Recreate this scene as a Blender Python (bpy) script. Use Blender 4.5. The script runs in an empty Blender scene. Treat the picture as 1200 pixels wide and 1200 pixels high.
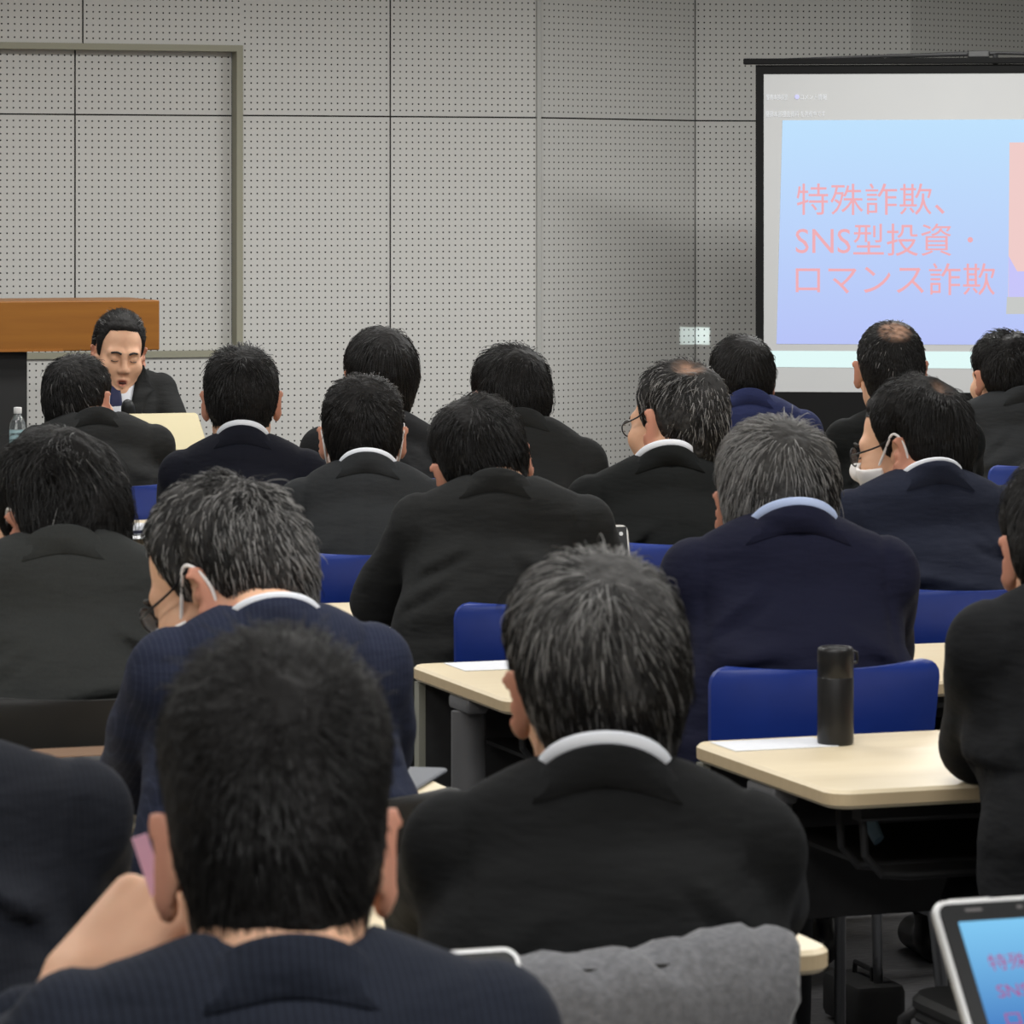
import bpy, math, random
import numpy as np
import openvdb as vdb
from mathutils import Matrix, Vector
from mathutils.bvhtree import BVHTree

# ------------------------------------------------------------------ camera, world, lights, exposure
S = bpy.context.scene
COL = S.collection
F, HY, HC = 4600.0, 240.0, 1.52          # focal length in pixels, row of the horizon, camera height
cd = bpy.data.cameras.new('camera')
cd.sensor_width = 36.0
cd.lens = F / 1200.0 * 36.0
cd.shift_y = -(600.0 - HY) / 1200.0
cd.clip_start = 0.05
cd.dof.use_dof = True
cd.dof.focus_distance = 10.5
cd.dof.aperture_fstop = 22.0
cam = bpy.data.objects.new('camera', cd)
cam.location = (0, 0, HC)
cam.rotation_euler = (math.radians(90), 0, 0)
COL.objects.link(cam)
S.camera = cam

wd = bpy.data.worlds.new('world')
S.world = wd
wd.use_nodes = True
wd.node_tree.nodes['Background'].inputs[0].default_value = (0.9, 0.95, 1.0, 1)
wd.node_tree.nodes['Background'].inputs[1].default_value = 0.05

TH = math.radians(19.0)
CT, ST = math.cos(TH), math.sin(TH)
def room(t, s, z=0.0):                    # room axes (along the tables, towards the front wall) -> world
    return Vector((t * CT - s * ST, t * ST + s * CT, z))

def area(name, loc, sx, sy, energy, color=(1, 0.995, 0.975), rot=(0, 0, TH), spread=180):
    l = bpy.data.lights.new(name, 'AREA')
    l.shape = 'RECTANGLE'; l.size = sx; l.size_y = sy
    l.energy = energy; l.color = color; l.spread = math.radians(spread)
    o = bpy.data.objects.new(name, l)
    o.location = loc; o.rotation_euler = rot
    COL.objects.link(o)
    return o
ZC = 2.72
# rows of ceiling luminaires over the seats; others before the screen and the front wall
for t, s, e in ((-0.4, 1.6, 36), (1.6, 1.6, 40), (3.6, 1.6, 32),
                (-0.4, 4.3, 25), (1.6, 4.3, 26), (3.6, 4.3, 25),
                (-0.4, 7.2, 24), (1.6, 7.2, 26), (3.6, 7.2, 26), (5.6, 7.2, 24),
                (0.6, 10.0, 24), (2.6, 10.0, 26), (4.6, 10.0, 22), (5.65, 11.9, 84),
                (1.8, 12.4, 22), (3.5, 12.4, 34)):
    area('ceiling_lamp_light', room(t, s, ZC - 0.03), 1.25, 0.3, e)

S.view_settings.view_transform = 'Standard'
S.view_settings.look = 'None'
S.view_settings.gamma = 1.0
S.view_settings.use_curve_mapping = False
S.view_settings.exposure = 0.0
S.cycles.max_bounces = 6
S.cycles.diffuse_bounces = 3
S.cycles.glossy_bounces = 3
S.cycles.transmission_bounces = 6
S.cycles.transparent_max_bounces = 8
S.cycles.caustics_reflective = False
S.cycles.caustics_refractive = False

# ------------------------------------------------------------------ helpers
def srgb(r, g, b):
    f = lambda c: (c / 255.0 / 12.92) if c / 255.0 <= 0.04045 else ((c / 255.0 + 0.055) / 1.055) ** 2.4
    return (f(r), f(g), f(b), 1.0)

def px(x, y, Y):
    return Vector(((x - 600.0) * Y / F, Y, HC - (y - HY) * Y / F))

MATS = {}
def mat(name, col, rough=0.6, metal=0.0, spec=0.4, emit=None, estr=0.0, sheen=0.0, coat=0.0):
    if name in MATS: return MATS[name]
    m = bpy.data.materials.new(name); m.use_nodes = True
    b = m.node_tree.nodes['Principled BSDF']
    b.inputs['Base Color'].default_value = col
    b.inputs['Roughness'].default_value = rough
    b.inputs['Metallic'].default_value = metal
    b.inputs['Specular IOR Level'].default_value = spec
    if sheen:
        b.inputs['Sheen Weight'].default_value = sheen
        b.inputs['Sheen Roughness'].default_value = 0.4
    if coat: b.inputs['Coat Weight'].default_value = coat
    if emit:
        b.inputs['Emission Color'].default_value = emit
        b.inputs['Emission Strength'].default_value = estr
    MATS[name] = m
    return m
class NT:                                  # tiny node-tree helper
    def __init__(s, m): s.t = m.node_tree; s.b = s.t.nodes['Principled BSDF']
    def n(s, kind, **kw):
        nd = s.t.nodes.new(kind)
        for k, v in kw.items():
            if k.startswith('i_'): nd.inputs[k[2:].replace('_', ' ')].default_value = v
            elif k.startswith('p'): 
                if k[1:].isdigit(): nd.inputs[int(k[1:])].default_value = v
                else: setattr(nd, k, v)
            else: setattr(nd, k, v)
        return nd
    def l(s, a, b): s.t.links.new(a, b)
    def math(s, op, a, b=None, c=None):
        nd = s.t.nodes.new('ShaderNodeMath'); nd.operation = op
        for i, v in enumerate((a, b, c)):
            if v is None: continue
            if isinstance(v, (int, float)): nd.inputs[i].default_value = v
            else: s.l(v, nd.inputs[i])
        return nd.outputs[0]
    def mix(s, fac, a, b):
        nd = s.t.nodes.new('ShaderNodeMix'); nd.data_type = 'RGBA'
        for i, v in ((0, fac), (6, a), (7, b)):
            if isinstance(v, (int, float, tuple)): nd.inputs[i].default_value = v
            else: s.l(v, nd.inputs[i])
        return nd.outputs[2]
    def bump(s, h, strength=0.3, dist=0.01):
        nd = s.t.nodes.new('ShaderNodeBump')
        nd.inputs['Strength'].default_value = strength; nd.inputs['Distance'].default_value = dist
        s.l(h, nd.inputs['Height']); s.l(nd.outputs[0], s.b.inputs['Normal'])

def noise_mat(name, c1, c2, scale=8, rough=0.6, stretch=(1, 1, 1), spec=0.4, bump=0.0, detail=4, metal=0.0, sheen=0.0):
    if name in MATS: return MATS[name]
    m = mat(name, c1, rough, metal, spec, sheen=sheen); t = NT(m)
    tc = t.n('ShaderNodeTexCoord'); mp = t.n('ShaderNodeMapping'); mp.inputs['Scale'].default_value = stretch
    t.l(tc.outputs['Object'], mp.inputs[0])
    nz = t.n('ShaderNodeTexNoise'); nz.inputs['Scale'].default_value = scale; nz.inputs['Detail'].default_value = detail
    t.l(mp.outputs[0], nz.inputs['Vector'])
    t.l(t.mix(nz.outputs['Fac'], c1, c2), t.b.inputs['Base Color'])
    if bump: t.bump(nz.outputs['Fac'], bump, 0.004)
    return m

def tag(o, label=None, cat=None, group=None, kind=None):
    if label: o['label'] = label
    if cat: o['category'] = cat
    if group: o['group'] = group
    if kind: o['kind'] = kind
    return o
def empty(name, loc=(0, 0, 0), rz=0.0):
    o = bpy.data.objects.new(name, None); o.empty_display_size = 0.05
    o.location = loc; o.rotation_euler = (0, 0, rz); COL.objects.link(o)
    return o
def link(name, me, m=None, parent=None, smooth=False, loc=None, rz=None):
    if m is not None and not me.materials: me.materials.append(m)
    if smooth and len(me.polygons): me.polygons.foreach_set('use_smooth', [True] * len(me.polygons))
    o = bpy.data.objects.new(name, me); COL.objects.link(o)
    if parent is not None: o.parent = parent
    if loc is not None: o.location = loc
    if rz is not None: o.rotation_euler = (0, 0, rz)
    return o

class MB:                                  # mesh builder from boxes, tubes, lofts
    def __init__(s): s.v = []; s.f = []
    def add(s, v, f):
        k = len(s.v); s.v += [tuple(p) for p in v]; s.f += [tuple(i + k for i in q) for q in f]; return s
    def box(s, a, b, r=0.0, M=None):
        (x0, y0, z0), (x1, y1, z1) = a, b
        if r <= 0:
            v = [(x, y, z) for z in (z0, z1) for x, y in ((x0, y0), (x1, y0), (x1, y1), (x0, y1))]
            f = [(3, 2, 1, 0), (4, 5, 6, 7), (0, 1, 5, 4), (1, 2, 6, 5), (2, 3, 7, 6), (3, 0, 4, 7)]
        else:
            r = min(r, 0.49 * min(x1 - x0, y1 - y0, z1 - z0)); v = []; rings = []
            for z, q in ((z0, r), (z0 + r * .3, r * .3), (z0 + r, 0), (z1 - r, 0), (z1 - r * .3, r * .3), (z1, r)):
                ring = []
                for cx, cy, a0 in ((x1 - r, y1 - r, 0), (x0 + r, y1 - r, 90), (x0 + r, y0 + r, 180), (x1 - r, y0 + r, 270)):
                    for k in range(4):
                        an = math.radians(a0 + 30 * k); rr = r - q
                        ring.append((cx + rr * math.cos(an), cy + rr * math.sin(an), z))
                rings.append(ring)
            n = 16; v = [p for q in rings for p in q]; f = [tuple(range(n - 1, -1, -1)), tuple(range(5 * n, 6 * n))]
            for i in range(5):
                for k in range(n): f.append((i * n + k, i * n + (k + 1) % n, (i + 1) * n + (k + 1) % n, (i + 1) * n + k))
        if M is not None: v = [tuple(M @ Vector(p)) for p in v]
        return s.add(v, f)
    def plate(s, x0, y0, x1, y1, z0, z1, rc, bev=0.004, n=8):     # slab with rounded corners
        v = []; f = []; rings = []
        for z, q in ((z0, bev), (z0 + bev, 0), (z1 - bev, 0), (z1, bev)):
            for cx, cy, a0 in ((x1 - rc, y1 - rc, 0), (x0 + rc, y1 - rc, 90), (x0 + rc, y0 + rc, 180), (x1 - rc, y0 + rc, 270)):
                for k in range(n):
                    an = math.radians(a0 + 90.0 * k / (n - 1)); rr = rc - q
                    v.append((cx + rr * math.cos(an), cy + rr * math.sin(an), z))
        m = 4 * n
        f = [tuple(range(m - 1, -1, -1)), tuple(range(3 * m, 4 * m))]
        for i in range(3):
            for k in range(m): f.append((i * m + k, i * m + (k + 1) % m, (i + 1) * m + (k + 1) % m, (i + 1) * m + k))
        return s.add(v, f)
    def tube(s, pts, r, n=8, cap=True, sx=1.0):
        pts = [Vector(p) for p in pts]; rr = r if isinstance(r, (list, tuple)) else [r] * len(pts)
        v = []; f = []; up = None
        for i, p in enumerate(pts):
            d = (pts[min(i + 1, len(pts) - 1)] - pts[max(i - 1, 0)]).normalized()
            if up is None: up = Vector((0, 0, 1)) if abs(d.z) < 0.9 else Vector((1, 0, 0))
            a = d.cross(up).normalized(); b = a.cross(d).normalized(); up = b
            for k in range(n):
                an = 2 * math.pi * k / n
                v.append(p + a * (math.cos(an) * rr[i] * sx) + b * (math.sin(an) * rr[i]))
        for i in range(len(pts) - 1):
            for k in range(n): f.append((i * n + k, i * n + (k + 1) % n, (i + 1) * n + (k + 1) % n, (i + 1) * n + k))
        if cap: f += [tuple(range(n - 1, -1, -1)), tuple((len(pts) - 1) * n + k for k in range(n))]
        return s.add(v, f)
    def lathe(s, prof, n=28, c=(0, 0, 0)):
        v = []; f = []
        for r, z in prof:
            for k in range(n):
                a = 2 * math.pi * k / n; v.append((c[0] + r * math.cos(a), c[1] + r * math.sin(a), c[2] + z))
        for i in range(len(prof) - 1):
            for k in range(n): f.append((i * n + k, i * n + (k + 1) % n, (i + 1) * n + (k + 1) % n, (i + 1) * n + k))
        f += [tuple(range(n - 1, -1, -1)), tuple((len(prof) - 1) * n + k for k in range(n))]
        return s.add(v, f)
    def mesh(s, name):
        me = bpy.data.meshes.new(name); me.from_pydata(s.v, [], s.f); me.update(); return me
    def obj(s, name, m, parent=None, smooth=False, loc=None, rz=None):
        me = s.mesh(name)
        o = link(name, me, m, parent, False, loc, rz)
        if smooth:
            me.polygons.foreach_set('use_smooth', [True] * len(me.polygons)); me.set_sharp_from_angle(angle=math.radians(38))
        return o

# ------------------------------------------------------------------ distance-field modelling
def rz3(a): c, s = math.cos(a), math.sin(a); return np.array([[c, -s, 0], [s, c, 0], [0, 0, 1.0]])
def rx3(a): c, s = math.cos(a), math.sin(a); return np.array([[1.0, 0, 0], [0, c, -s], [0, s, c]])
def ry3(a): c, s = math.cos(a), math.sin(a); return np.array([[c, 0, s], [0, 1.0, 0], [-s, 0, c]])
def smin(a, b, k):
    if k <= 0: return np.minimum(a, b)
    h = np.maximum(k - np.abs(a - b), 0) / k
    return np.minimum(a, b) - h * h * k * 0.25
def smax(a, b, k): return -smin(-a, -b, k)
def d_cone(P, a, b, r1, r2):
    a = np.asarray(a, float); b = np.asarray(b, float); ab = b - a
    t = np.clip(((P - a) @ ab) / max(ab @ ab, 1e-9), 0, 1)
    return np.linalg.norm(P - a - t[..., None] * ab, axis=-1) - (r1 + (r2 - r1) * t)
def d_ell(P, c, r, R=None):
    q = P - np.asarray(c, float)
    if R is not None: q = q @ R
    r = np.asarray(r, float)
    k0 = np.linalg.norm(q / r, axis=-1); k1 = np.linalg.norm(q / (r * r), axis=-1) + 1e-9
    return k0 * (k0 - 1.0) / k1
class Field:
    def __init__(s, lo, hi, vox):
        s.lo = np.asarray(lo, float); s.vox = vox
        s.n = np.ceil((np.asarray(hi, float) - s.lo) / vox).astype(int) + 1
        s.a = np.full(tuple(s.n), 0.1, np.float32)
    def sub(s, lo, hi):
        i0 = np.clip(np.floor((np.asarray(lo) - s.lo) / s.vox).astype(int), 0, s.n)
        i1 = np.clip(np.ceil((np.asarray(hi) - s.lo) / s.vox).astype(int) + 1, 0, s.n)
        sl = tuple(slice(a, b) for a, b in zip(i0, i1))
        g = [s.lo[k] + s.vox * np.arange(i0[k], i1[k]) for k in range(3)]
        return sl, np.stack(np.meshgrid(*g, indexing='ij'), -1)
    def apply(s, fn, lo, hi, k=0.0, op='+'):
        sl, P = s.sub(lo, hi)
        if P.size == 0: return
        d = fn(P).astype(np.float32)
        s.a[sl] = smin(s.a[sl], d, k) if op == '+' else smax(s.a[sl], -d, k)
    def cone(s, a, b, r1, r2=None, k=0.0, op='+'):
        r2 = r1 if r2 is None else r2; a = np.asarray(a, float); b = np.asarray(b, float); p = max(r1, r2) + k + 3 * s.vox
        s.apply(lambda P: d_cone(P, a, b, r1, r2), np.minimum(a, b) - p, np.maximum(a, b) + p, k, op)
    def ell(s, c, r, R=None, k=0.0, op='+'):
        p = max(r) + k + 3 * s.vox
        s.apply(lambda P: d_ell(P, c, r, R), np.asarray(c) - p, np.asarray(c) + p, k, op)
    def warp(s, fn):
        sl, P = s.sub(s.lo, s.lo + s.vox * (s.n - 1)); m = np.abs(s.a) < 0.03
        s.a[m] += fn(P[m]).astype(np.float32)
    def mesh(s, name, flip=False):
        g = vdb.FloatGrid(0.1); g.copyFromArray(np.ascontiguousarray(s.a.astype(np.float32)))
        pts, q = g.convertToQuads(isovalue=0.0) if hasattr(g, 'convertToQuads') else g.convertToPolygons()
        pts = np.asarray(pts, np.float32) * s.vox + s.lo.astype(np.float32)
        return mesh_np(name, pts, np.asarray(q))
def mesh_np(name, v, q):
    me = bpy.data.meshes.new(name); v = np.asarray(v, np.float32); q = np.asarray(q, np.int32)
    me.vertices.add(len(v)); me.vertices.foreach_set('co', v.ravel())
    k = q.shape[1]; me.loops.add(q.size); me.loops.foreach_set('vertex_index', q.ravel())
    me.polygons.add(len(q)); me.polygons.foreach_set('loop_start', np.arange(0, q.size, k, dtype=np.int32))
    me.update(calc_edges=True); me.validate()
    return me
class Wob:                                 # smooth pseudo noise: a sum of sines
    def __init__(s, seed, freq, n=10, an=(1, 1, 1)):
        r = np.random.RandomState(seed)
        s.k = r.normal(size=(n, 3)) * freq * np.asarray(an); s.p = r.uniform(0, 6.28, n); s.n = n
    def __call__(s, P): return np.sin(P @ s.k.T + s.p).sum(-1) / math.sqrt(s.n)

# ------------------------------------------------------------------ materials
def perforated(name='perforated_board'):
    m = mat(name, srgb(205, 204, 200), 0.75, spec=0.25); t = NT(m)
    uv = t.n('ShaderNodeUVMap'); sp = t.n('ShaderNodeSeparateXYZ'); t.l(uv.outputs[0], sp.inputs[0])
    fx = t.math('SUBTRACT', t.math('FRACT', sp.outputs[0]), 0.5); fy = t.math('SUBTRACT', t.math('FRACT', sp.outputs[1]), 0.5)
    d = t.math('SQRT', t.math('ADD', t.math('MULTIPLY', fx, fx), t.math('MULTIPLY', fy, fy)))
    hole = t.math('LESS_THAN', d, 0.135)
    tc = t.n('ShaderNodeTexCoord'); nz = t.n('ShaderNodeTexNoise'); nz.inputs['Scale'].default_value = 900; nz.inputs['Detail'].default_value = 2
    t.l(tc.outputs['Object'], nz.inputs['Vector'])
    base = t.mix(nz.outputs['Fac'], srgb(188, 187, 183), srgb(216, 215, 211))
    t.l(t.mix(hole, base, srgb(26, 24, 22)), t.b.inputs['Base Color'])
    return m
M_PERF = perforated()
M_GAP = mat('panel_gap_black', srgb(58, 56, 52), 0.9)
M_TRIM = mat('olive_grey_trim', srgb(150, 148, 130), 0.55)
M_TRIM2 = mat('pale_metal_trim', srgb(176, 176, 172), 0.5)
M_PAINT = noise_mat('off_white_paint', srgb(200, 199, 194), srgb(208, 207, 202), 30, 0.8)
M_CEIL = noise_mat('ceiling_board', srgb(205, 205, 200), srgb(222, 222, 218), 60, 0.9, bump=0.2)
M_BEIGE = noise_mat('maple_laminate', srgb(240, 225, 194), srgb(232, 214, 180), 3.0, 0.42, (1, 14, 1))
M_EDGE = noise_mat('table_edge_band', srgb(212, 190, 154), srgb(198, 176, 140), 5.0, 0.5, (1, 14, 1))
M_BLACK = mat('black_powder_coat', srgb(38, 38, 39), 0.5)
M_DARK = noise_mat('black_panel', srgb(50, 50, 51), srgb(62, 62, 63), 40, 0.7)
M_LEG = mat('grey_leg_metal', srgb(112, 112, 114), 0.42, 0.3)
M_POST = mat('pale_grey_edge', srgb(150, 150, 138), 0.5)
M_LEVER = mat('blue_grey_lever', srgb(110, 138, 156), 0.4)
M_BLUE = noise_mat('blue_plastic', srgb(22, 52, 138), srgb(18, 46, 126), 25, 0.42, spec=0.4)
M_CHBLK = noise_mat('black_chair_plastic', srgb(24, 24, 24), srgb(32, 32, 32), 25, 0.55)
M_CHROME = mat('steel_tube', srgb(150, 152, 155), 0.28, 0.9)
M_PAPER = mat('white_paper', srgb(238, 238, 240), 0.8)
M_SKIN = None
M_WHITE = mat('white_shirt_cotton', srgb(226, 229, 236), 0.8)
M_SHIRTB = mat('pale_blue_shirt', srgb(186, 202, 238), 0.8)
M_MASK = mat('white_mask_fabric', srgb(236, 232, 230), 0.85)
M_WOOD = noise_mat('honey_wood', srgb(150, 98, 34), srgb(118, 70, 20), 2.2, 0.4, (1.2, 1.2, 16), detail=6)
M_SILVER = mat('silver_alloy', srgb(205, 205, 205), 0.35, 0.6)

# ------------------------------------------------------------------ the room
def carpet():
    m = mat('carpet', srgb(58, 58, 60), 0.95, spec=0.1); t = NT(m)
    tc = t.n('ShaderNodeTexCoord'); nz = t.n('ShaderNodeTexNoise'); nz.inputs['Scale'].default_value = 130
    mp = t.n('ShaderNodeMapping'); mp.inputs['Scale'].default_value = (0.25, 1, 1); mp.inputs['Rotation'].default_value = (0, 0, -TH)
    t.l(tc.outputs['Object'], mp.inputs[0]); t.l(mp.outputs[0], nz.inputs['Vector'])
    t.l(t.mix(nz.outputs['Fac'], srgb(84, 84, 87), srgb(142, 141, 142)), t.b.inputs['Base Color']); t.bump(nz.outputs['Fac'], 0.4, 0.004)
    return m
R19 = Matrix.Rotation(TH, 4, 'Z')
def rbox(name, t0, t1, s0, s1, z0, z1, m, kind='structure'):
    o = MB().box((t0, s0, z0), (t1, s1, z1)).obj(name, m, rz=TH)
    if kind: tag(o, kind=kind)
    return o
rbox('floor', -3.4, 8.6, -2.6, 18.5, -0.1, 0.0, carpet())
rbox('ceiling', -3.4, 8.6, -2.6, 18.5, ZC, ZC + 0.1, M_CEIL)
rbox('wall_left', -3.5, -3.4, -2.6, 14.9, 0, ZC, M_PAINT)
rbox('wall_right', 8.6, 8.7, -2.6, 18.5, 0, ZC, M_PAINT)
rbox('wall_back', -3.4, 8.6, -2.7, -2.6, 0, ZC, M_PAINT)

PITCH = 0.025
def wall_run(name, P, Q, cuts, zcuts, depth=0.0, gap=0.006):
    """perforated boards between plan points P -> Q; cuts are distances along the run"""
    P = Vector((P[0], P[1], 0)); Q = Vector((Q[0], Q[1], 0)); L = (Q - P).length
    d = (Q - P).normalized(); n = Vector((d.y, -d.x, 0))          # towards the room
    v = []; f = []; uv = []; mi = []
    def quad(a, b, c, e, u, m):
        k = len(v); v.extend([tuple(a), tuple(b), tuple(c), tuple(e)]); f.append((k, k + 1, k + 2, k + 3)); uv.extend(u); mi.append(m)
    Z = Vector((0, 0, 1)); o = -n * depth
    back = -n * (depth + 0.012)
    quad(P + back + Z * zcuts[0], Q + back + Z * zcuts[0], Q + back + Z * zcuts[-1], P + back + Z * zcuts[-1], [(0, 0)] * 4, 1)
    xs = [0.0] + list(cuts) + [L]
    for i in range(len(xs) - 1):
        a, b = xs[i] + (gap / 2 if i else 0), xs[i + 1] - (gap / 2 if i < len(xs) - 2 else 0)
        nu = max(1, round((b - a) / PITCH))
        for j in range(len(zcuts) - 1):
            c, e = zcuts[j] + (gap / 2 if j else 0), zcuts[j + 1] - (gap / 2 if j < len(zcuts) - 2 else 0)
            nv = (e - c) / PITCH
            A, B = P + d * a + o, P + d * b + o
            # rows of holes keep a full pitch of plain board at the joints
            if j == len(zcuts) - 2: v0 = -0.35; v1 = v0 + nv
            else: v1 = math.ceil(nv) + 0.35; v0 = v1 - nv
            quad(A + Z * c, B + Z * c, B + Z * e, A + Z * e, [(0, v0), (nu, v0), (nu, v1), (0, v1)], 0)
            w = -n * 0.012
            for p, q in ((A + Z * e, A + Z * c), (B + Z * c, B + Z * e), (A + Z * c, B + Z * c), (B + Z * e, A + Z * e)):
                quad(p, p + w, q + w, q, [(0, 0)] * 4, 1)
    me = bpy.data.meshes.new(name); me.from_pydata(v, [], f); me.update()
    me.materials.append(M_PERF); me.materials.append(M_GAP)
    me.polygons.foreach_set('material_index', mi)
    lay = me.uv_layers.new(name='UVMap'); lay.data.foreach_set('uv', [c for p in uv for c in p])
    o = link(name, me); tag(o, kind='structure'); return o

SW = 14.54                                   # the flat front wall, in room axes
def wt(x, s=SW):                             # column of pixels -> place along the flat wall
    q = (x - 600.0) / F
    return (s * ST + q * s * CT) / (CT - q * ST)
def wp(t, s=SW): p = room(t, s); return (p.x, p.y)
tl, tr = -3.4, wt(629.5)
t280 = wt(283.3)
ZS = 1.862
# board field beside the recess, and above and below it
wall_run('wall_front', wp(t280), wp(tr), [wt(457.3) - t280], [0, ZS, ZC])
cu = [wt(97) - tl - 0.62 * k for k in range(8, -1, -1) if wt(97) - tl - 0.62 * k > 0.05]
wall_run('wall_front', wp(tl), wp(t280), cu, [2.128, ZC])
cu2 = [wt(92) - tl - 0.62 * k for k in range(8, -1, -1) if wt(92) - tl - 0.62 * k > 0.05]
wall_run('wall_front', wp(tl), wp(t280), cu2, [0, 0.945])
wall_run('wall_front', wp(tl), wp(wt(276)), cu2, [0.95, ZS, 2.12], depth=0.06)
PB0, PB1 = (0.094, 15.43), (0.746, 15.962)
PC1 = (1.639, 16.15); PD1 = (2.30, 16.70); PE1 = (3.2, 16.9); PF1 = (3.86, 17.44); PG1 = (4.75, 17.63)
p = room(tr, SW); PB0 = (p.x, p.y)
wall_run('wall_front', PB0, PB1, [], [0, ZS, ZC])
wall_run('wall_front', PB1, PC1, [], [0, ZS, ZC])
wall_run('wall_front', PC1, PD1, [], [0, ZS, ZC])
wall_run('wall_front', PD1, PE1, [], [0, ZS, ZC])
wall_run('wall_front', PE1, PF1, [], [0, ZS, ZC])
wall_run('wall_front', PF1, PG1, [], [0, ZS, ZC])
# frame round the recess and the cover strip at the corner
tf = wt(276.6)
mb = MB()
mb.box((tl, SW - 0.012, 2.106), (t280 + 0.002, SW + 0.06, 2.13))
mb.box((tf, SW - 0.012, 0.94), (t280 + 0.002, SW + 0.06, 2.106))
mb.box((tl, SW - 0.012, 0.94), (tf, SW + 0.06, 0.963))
tag(mb.obj('trim_1', M_TRIM, rz=TH), kind='structure')
tag(MB().box((tr - 0.004, SW - 0.012, 0), (tr + 0.012, SW + 0.02, ZC)).obj('trim_2', M_TRIM2, rz=TH), kind='structure')
for k, P in enumerate((PB1,)):
    tag(MB().box((P[0] - 0.0025, P[1] - 0.006, 0), (P[0] + 0.0005, P[1], ZC)).obj('trim_3', M_GAP), kind='structure')

# ------------------------------------------------------------------ projection screen
SA = math.radians(-6.0); SY = 14.5
sc_root = empty('projection_screen', (0.93, SY, 0.0), SA)
tag(sc_root, 'white projection screen in a black frame showing a pale blue slide', 'projection screen')
def sp(x, y):                                # pixel -> screen plane (u along the screen, z)
    q = (x - 600.0) / F; u = (q * SY - 0.93) / (math.cos(SA) - q * math.sin(SA))
    Y = SY + u * math.sin(SA); return u, HC - (y - HY) * Y / F
W = 1.70
zt, zb = sp(895, 87)[1], sp(893, 459)[1]
M_FAB = noise_mat('screen_fabric', srgb(134, 134, 134), srgb(140, 140, 139), 4, 0.9, spec=0.1)
M_FAB.node_tree.nodes['Principled BSDF'].inputs['Emission Color'].default_value = srgb(205, 206, 204)
M_FAB.node_tree.nodes['Principled BSDF'].inputs['Emission Strength'].default_value = 0.36  # fabric glows by itself in place of the projector's grey light
MB().box((0, 0, zb), (W, 0.004, zt)).obj('fabric', M_FAB, sc_root)
M_BORD = mat('screen_black', srgb(14, 14, 14), 0.85, spec=0.2)
mb = MB(); mb.box((-0.03, -0.002, zb - 0.02), (0, 0.006, zt + 0.034)); mb.box((W, -0.002, zb - 0.02), (W + 0.03, 0.006, zt + 0.034))
mb.box((0, -0.002, zt), (W, 0.006, zt + 0.034)); mb.box((0, -0.002, 0.30), (W, 0.006, zb))
mb.box((-0.03, -0.002, 0.30), (0, 0.006, zb - 0.02)); mb.box((W, -0.002, 0.30), (W + 0.03, 0.006, zb - 0.02))
mb.obj('black_border', M_BORD, sc_root)
MB().box((-0.075, -0.02, zt + 0.036), (W + 0.075, 0.02, zt + 0.058), 0.004).obj('top_bar', M_BORD, sc_root)
MB().box((-0.08, -0.06, 0.2), (W + 0.08, 0.06, 0.32), 0.02).obj('roller_case', M_BLACK, sc_root)
mb = MB(); mb.tube([(0.02, 0.03, zt + 0.052), (0.80, 0.03, zt + 0.078), (W - 0.02, 0.03, zt + 0.052)], 0.006)
mb.tube([(0.45, 0.03, zt + 0.066), (0.85, 0.03, zt + 0.074)], 0.008)
mb.tube([(0.85, 0.03, zt + 0.3 - 0.3 + 0.07), (0.85, 0.05, 0.25)], 0.010)
mb.obj('support_arm', M_BLACK, sc_root)
u0 = sp(1147, 66)[0]
MB().box((u0 - 0.04, 0.005, zt + 0.058), (u0 + 0.04, 0.05, zt + 0.085), 0.006).obj('arm_clip', mat('clip_grey', srgb(70, 70, 70), 0.4, 0.5), sc_root)
for x in (0.25, W - 0.25):
    MB().box((x - 0.03, -0.28, 0.0), (x + 0.03, 0.28, 0.03), 0.01).box((x - 0.02, -0.02, 0.02), (x + 0.02, 0.02, 0.22)).obj('foot', M_BLACK, sc_root)

def emis(name, col, k=1.0):
    m = mat(name, (0.0, 0.0, 0.0, 1), 1.0, spec=0.0, emit=col, estr=k); return m
def gradient_emis(name, z0, z1, c0, c1):
    m = emis(name, c0); t = NT(m); tc = t.n('ShaderNodeTexCoord'); s = t.n('ShaderNodeSeparateXYZ'); t.l(tc.outputs['Object'], s.inputs[0])
    mr = t.n('ShaderNodeMapRange'); mr.inputs[1].default_value = z0; mr.inputs[2].default_value = z1; t.l(s.outputs[2], mr.inputs[0])
    t.l(t.mix(mr.outputs[0], c0, c1), t.b.inputs['Emission Color']); return m
def scr_poly(name, pts, m, parent, off):
    me = bpy.data.meshes.new(name); q = [sp(*p) for p in pts]
    me.from_pydata([(a, -off, b) for a, b in q], [], [tuple(range(len(q)))]); me.update()
    return link(name, me, m, parent)
sl_top, sl_bot = sp(1000, 141)[1], sp(1000, 403)[1]
M_SLIDE = gradient_emis('slide_blue', sl_bot, sl_top, srgb(184, 196, 248), srgb(192, 226, 254))
slide = scr_poly('projected_slide', [(910, 403), (1420, 405), (1420, 139), (917, 141)], M_SLIDE, sc_root, 0.0015)
scr_poly('slide_picture', [(1181.5, 348), (1330, 348), (1330, 166), (1183, 167)], emis('slide_salmon', srgb(240, 205, 202)), slide, 0.0025)
scr_poly('picture_shape', [(1182, 348), (1330, 348), (1330, 316), (1192, 318), (1182, 300)], emis('slide_lavender', srgb(200, 198, 250)), slide, 0.0030)
scr_poly('caption_box', [(1179, 368), (1330, 368), (1330, 348), (1180, 348)], emis('slide_grey', srgb(200, 202, 200)), slide, 0.0030)
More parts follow.
